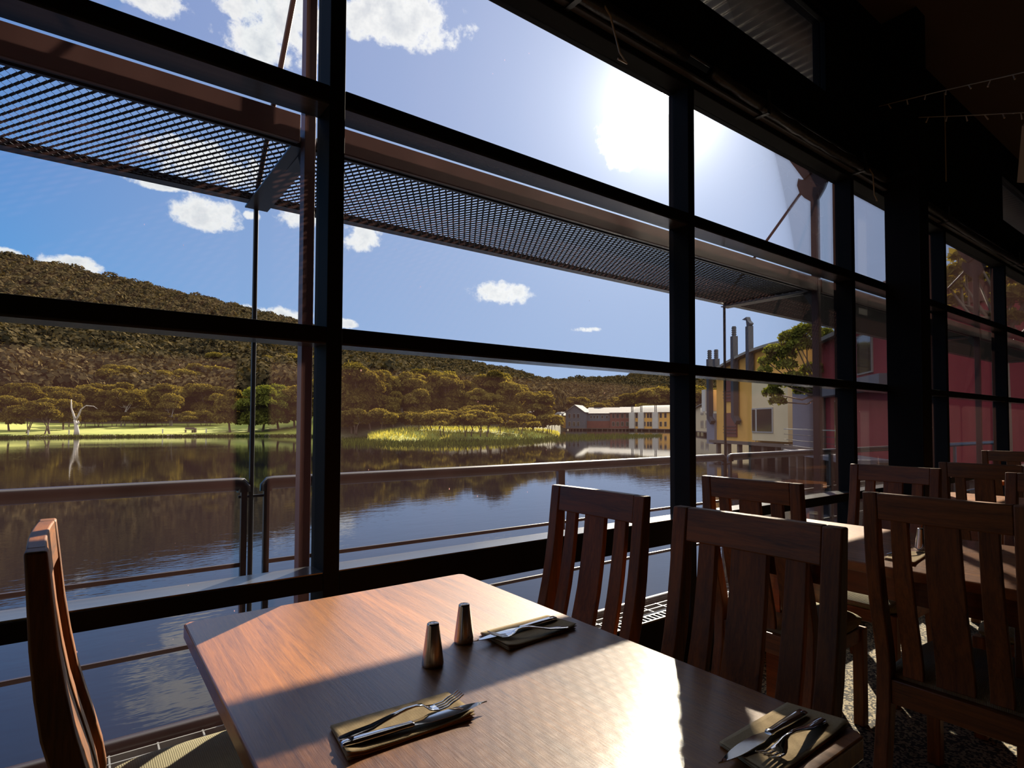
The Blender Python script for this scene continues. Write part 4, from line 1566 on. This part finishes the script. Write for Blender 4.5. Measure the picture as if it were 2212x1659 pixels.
lodge('lakeside_lodge', 1496, 150, 1548, 118, 4.3, 8, M['cream_wall'], M['roof'], two([.4, .6], .12), 'pale lodge beyond the second window post with a white roof', 'bow', 2.0)


def yellow_extra(r, L):
    # recessed balconies with rails, fat flues, projecting bay
    for z, h_ in ((.25, 1.85), (3.0, 1.9)):
        MB().box(.12 * L, .29 * L, -.10, .02, z, z + h_).build('balcony_recess', M['brown_wall'], r)
        for q in (.3, .55, .8):
            MB().bar((.12 * L, -.16, z + q), (.29 * L, -.16, z + q), .04, .04).build('balcony_rail', M['flue'], r)
    for u, za, zb in ((-.04, 1.7, 6.6), (.06, 5.0, 6.5), (.31, 1.7, 7.9), (.50, 4.6, 8.3)):
        q = MB().box(u * L - .20, u * L + .20, -.55, -.15, za, zb)
        if u < .4:
            q.tube([(u * L, -.35, zb), (u * L, -.35, zb + .75)], .15, 10)
            for k in range(4):
                q.lathe([(.19, 0), (.19, .05)], 10, (u * L, -.35, zb + .12 + k * .16))
        if za < 2:
            q.bar((u * L, -.35, za + .1), (u * L + .5, -.35, za - .35), .38, .38)
        q.build('flue', M['flue'], r)
    c_ = .50 * L
    MB().prism([(c_ - .12, 8.3), (c_ - .2, 8.75), (c_ - .75, 8.9), (c_ - .15, 9.0), (c_ + .02, 8.7), (c_ + .35, 8.45), (c_ + .15, 8.3)], 1, -.5, -.2).build('vent_cowl', M['flue'], r)
    MB().box(.56 * L, .93 * L, -.6, 0, .1, 4.4).build('bay_wall', M['cream_wall'], r)
    w_ = MB().box(.565 * L, .79 * L, -.66, -.6, .65, 2.35).build('window', M['trim_white'], r)
    MB().box(.625 * L, .78 * L, -.68, -.66, .75, 2.25).build('pane', M['dark_window'], w_)
    MB().box(.572 * L, .605 * L, -.68, -.66, .75, 2.25).build('pane', M['dark_window'], w_)
    MB().box(-.125 * L, -.07 * L, -.6, 1, 2.3, 4.1).build('side_panel', M['pale_wall'], r)
    MB().box(-.12 * L, .0, -.2, 1, -.4, 2.1).build('side_wall', M['grey_wall'], r)
    MB().tube([(.545 * L, -.25, .0), (.545 * L, -.25, 4.6)], .05, 6).build('downpipe', M['cream_wall'], r)


lodge('yellow_lodge', 1548, 50, 1738, 40, 5.2, 9, M['yellow_wall'], M['roof'], [], 'ochre lodge with tall flues standing on piles beyond the second window post', 'bow', 1.9, z0=-.05, piles=7, extra=yellow_extra)
lodge('grey_annexe', 1712, 37, 1766, 33, 3.6, 5, M['grey_wall'], M['roof_grey'], [], 'blue grey annexe between the ochre and the red lodge', 'mono', .3, z0=-.05, piles=3)


def red_extra(r, L):
    MB().box(0, L, -1.6, 0, -.12, .02).build('deck', M['grey_wall'], r)
    for q in (.25, .5, .75, 1.0):
        MB().bar((0, -1.55, q), (L, -1.55, q), .02 if q < 1 else .045, .02 if q < 1 else .045).build('deck_rail', M['trim_white'] if q == 1.0 else M['flue'], r)
    MB().box(.18 * L, .22 * L, -.5, .0, 2.6, 2.75).build('ledge', M['grey_wall'], r)
    MB().box(0, L, -.5, 0, 2.45, 2.95).build('ledge', M['grey_wall'], r)


lodge('red_lodge', 1768, 31, 1935, 23, 5.0, 8, M['red_wall'], M['roof'], [(.30, .36, .3, 2.2), (.62, .78, 3.2, 4.6)], 'dark red lodge seen left of the dark column', 'mono', 2.2, z0=-.05, piles=5, extra=red_extra)
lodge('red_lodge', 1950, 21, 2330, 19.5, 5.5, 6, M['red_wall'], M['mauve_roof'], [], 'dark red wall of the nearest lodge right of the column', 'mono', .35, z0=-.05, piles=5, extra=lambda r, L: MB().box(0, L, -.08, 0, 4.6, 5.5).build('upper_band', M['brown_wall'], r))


# ---- the two gum trees close to the building
def near_gum(name, base, H, blobs_px, D, lab, leafm=None, seed=5):
    r = empty(name, base)
    rnd = random.Random(seed)
    bl = []
    tk = MB()
    ctr = Vector((0, 0, H * .55))
    tk.tube([(0, 0, -1), (0, 0, H * .3), tuple(ctr)], [.16, .13, .09], 8)
    for (px, py, rad_, dd) in blobs_px:
        p = far(px, py, D + dd) - base
        rr = rad_ / 1256 * D
        bl.append((p.x, p.y, p.z, rr, rr * .62))
        m_ = (ctr + p) / 2 + Vector((rnd.uniform(-.3, .3), rnd.uniform(-.3, .3), -.3))
        tk.tube([tuple(ctr + Vector((0, 0, rnd.uniform(-.4, .2)))), tuple(m_), tuple(p), tuple(p + Vector((rnd.uniform(-.3, .3), rnd.uniform(-.3, .3), rr * .4)))], [.05, .035, .02, .008], 6)
        for k in range(4):
            e = p + Vector((rnd.uniform(-1, 1), rnd.uniform(-1, 1), rnd.uniform(-.2, .5))) * rr * .8
            tk.tube([tuple(p), tuple(e)], [.014, .005], 5)
    tk.build('trunk', M['bark'], r, smooth=True)
    v_, f_ = leaf_cloud(bl, 2400, .085, seed)
    raw_mesh('foliage', v_, f_, leafm or M['leaf_green'], r)
    return tag(r, lab, 'tree', 'gum trees beside the lodges')


b0 = far(1780, 900, 30)
b0.z = -1.2
near_gum('gum_tree', b0, 7, [(1742, 722, 30, 0), (1712, 730, 26, .5), (1728, 748, 26, 0), (1690, 768, 26, .4), (1672, 758, 20, 0), (1658, 782, 18, .3), (1652, 800, 14, 0), (1700, 790, 20, 0), (1776, 722, 20, 1),
                             (1690, 830, 26, -.3), (1668, 850, 20, 0), (1715, 822, 28, 0), (1740, 845, 22, .3), (1680, 868, 16, -.3), (1756, 800, 24, .4)], 30,
         'leafy gum tree overhanging the ochre lodge roof, left of the third window post', seed=8)
b1 = far(2170, 900, 17)
b1.z = -1.2
near_gum('gum_tree', b1, 8.5, [(2065, 590, 22, 0), (2050, 620, 20, 0), (2085, 575, 18, .5), (2060, 650, 18, .3), (2070, 555, 14, 0), (2110, 600, 16, 1), (2185, 640, 26, 0), (2195, 600, 22, .4), (2175, 690, 24, 0), (2205, 560, 26, .6),
                              (2230, 640, 40, 0), (2150, 560, 20, .8), (2250, 580, 40, 0), (2110, 560, 14, .5)], 17,
         'sunlit gum tree with yellow leaves right of the dark column', M['leaf_olive'], seed=9)
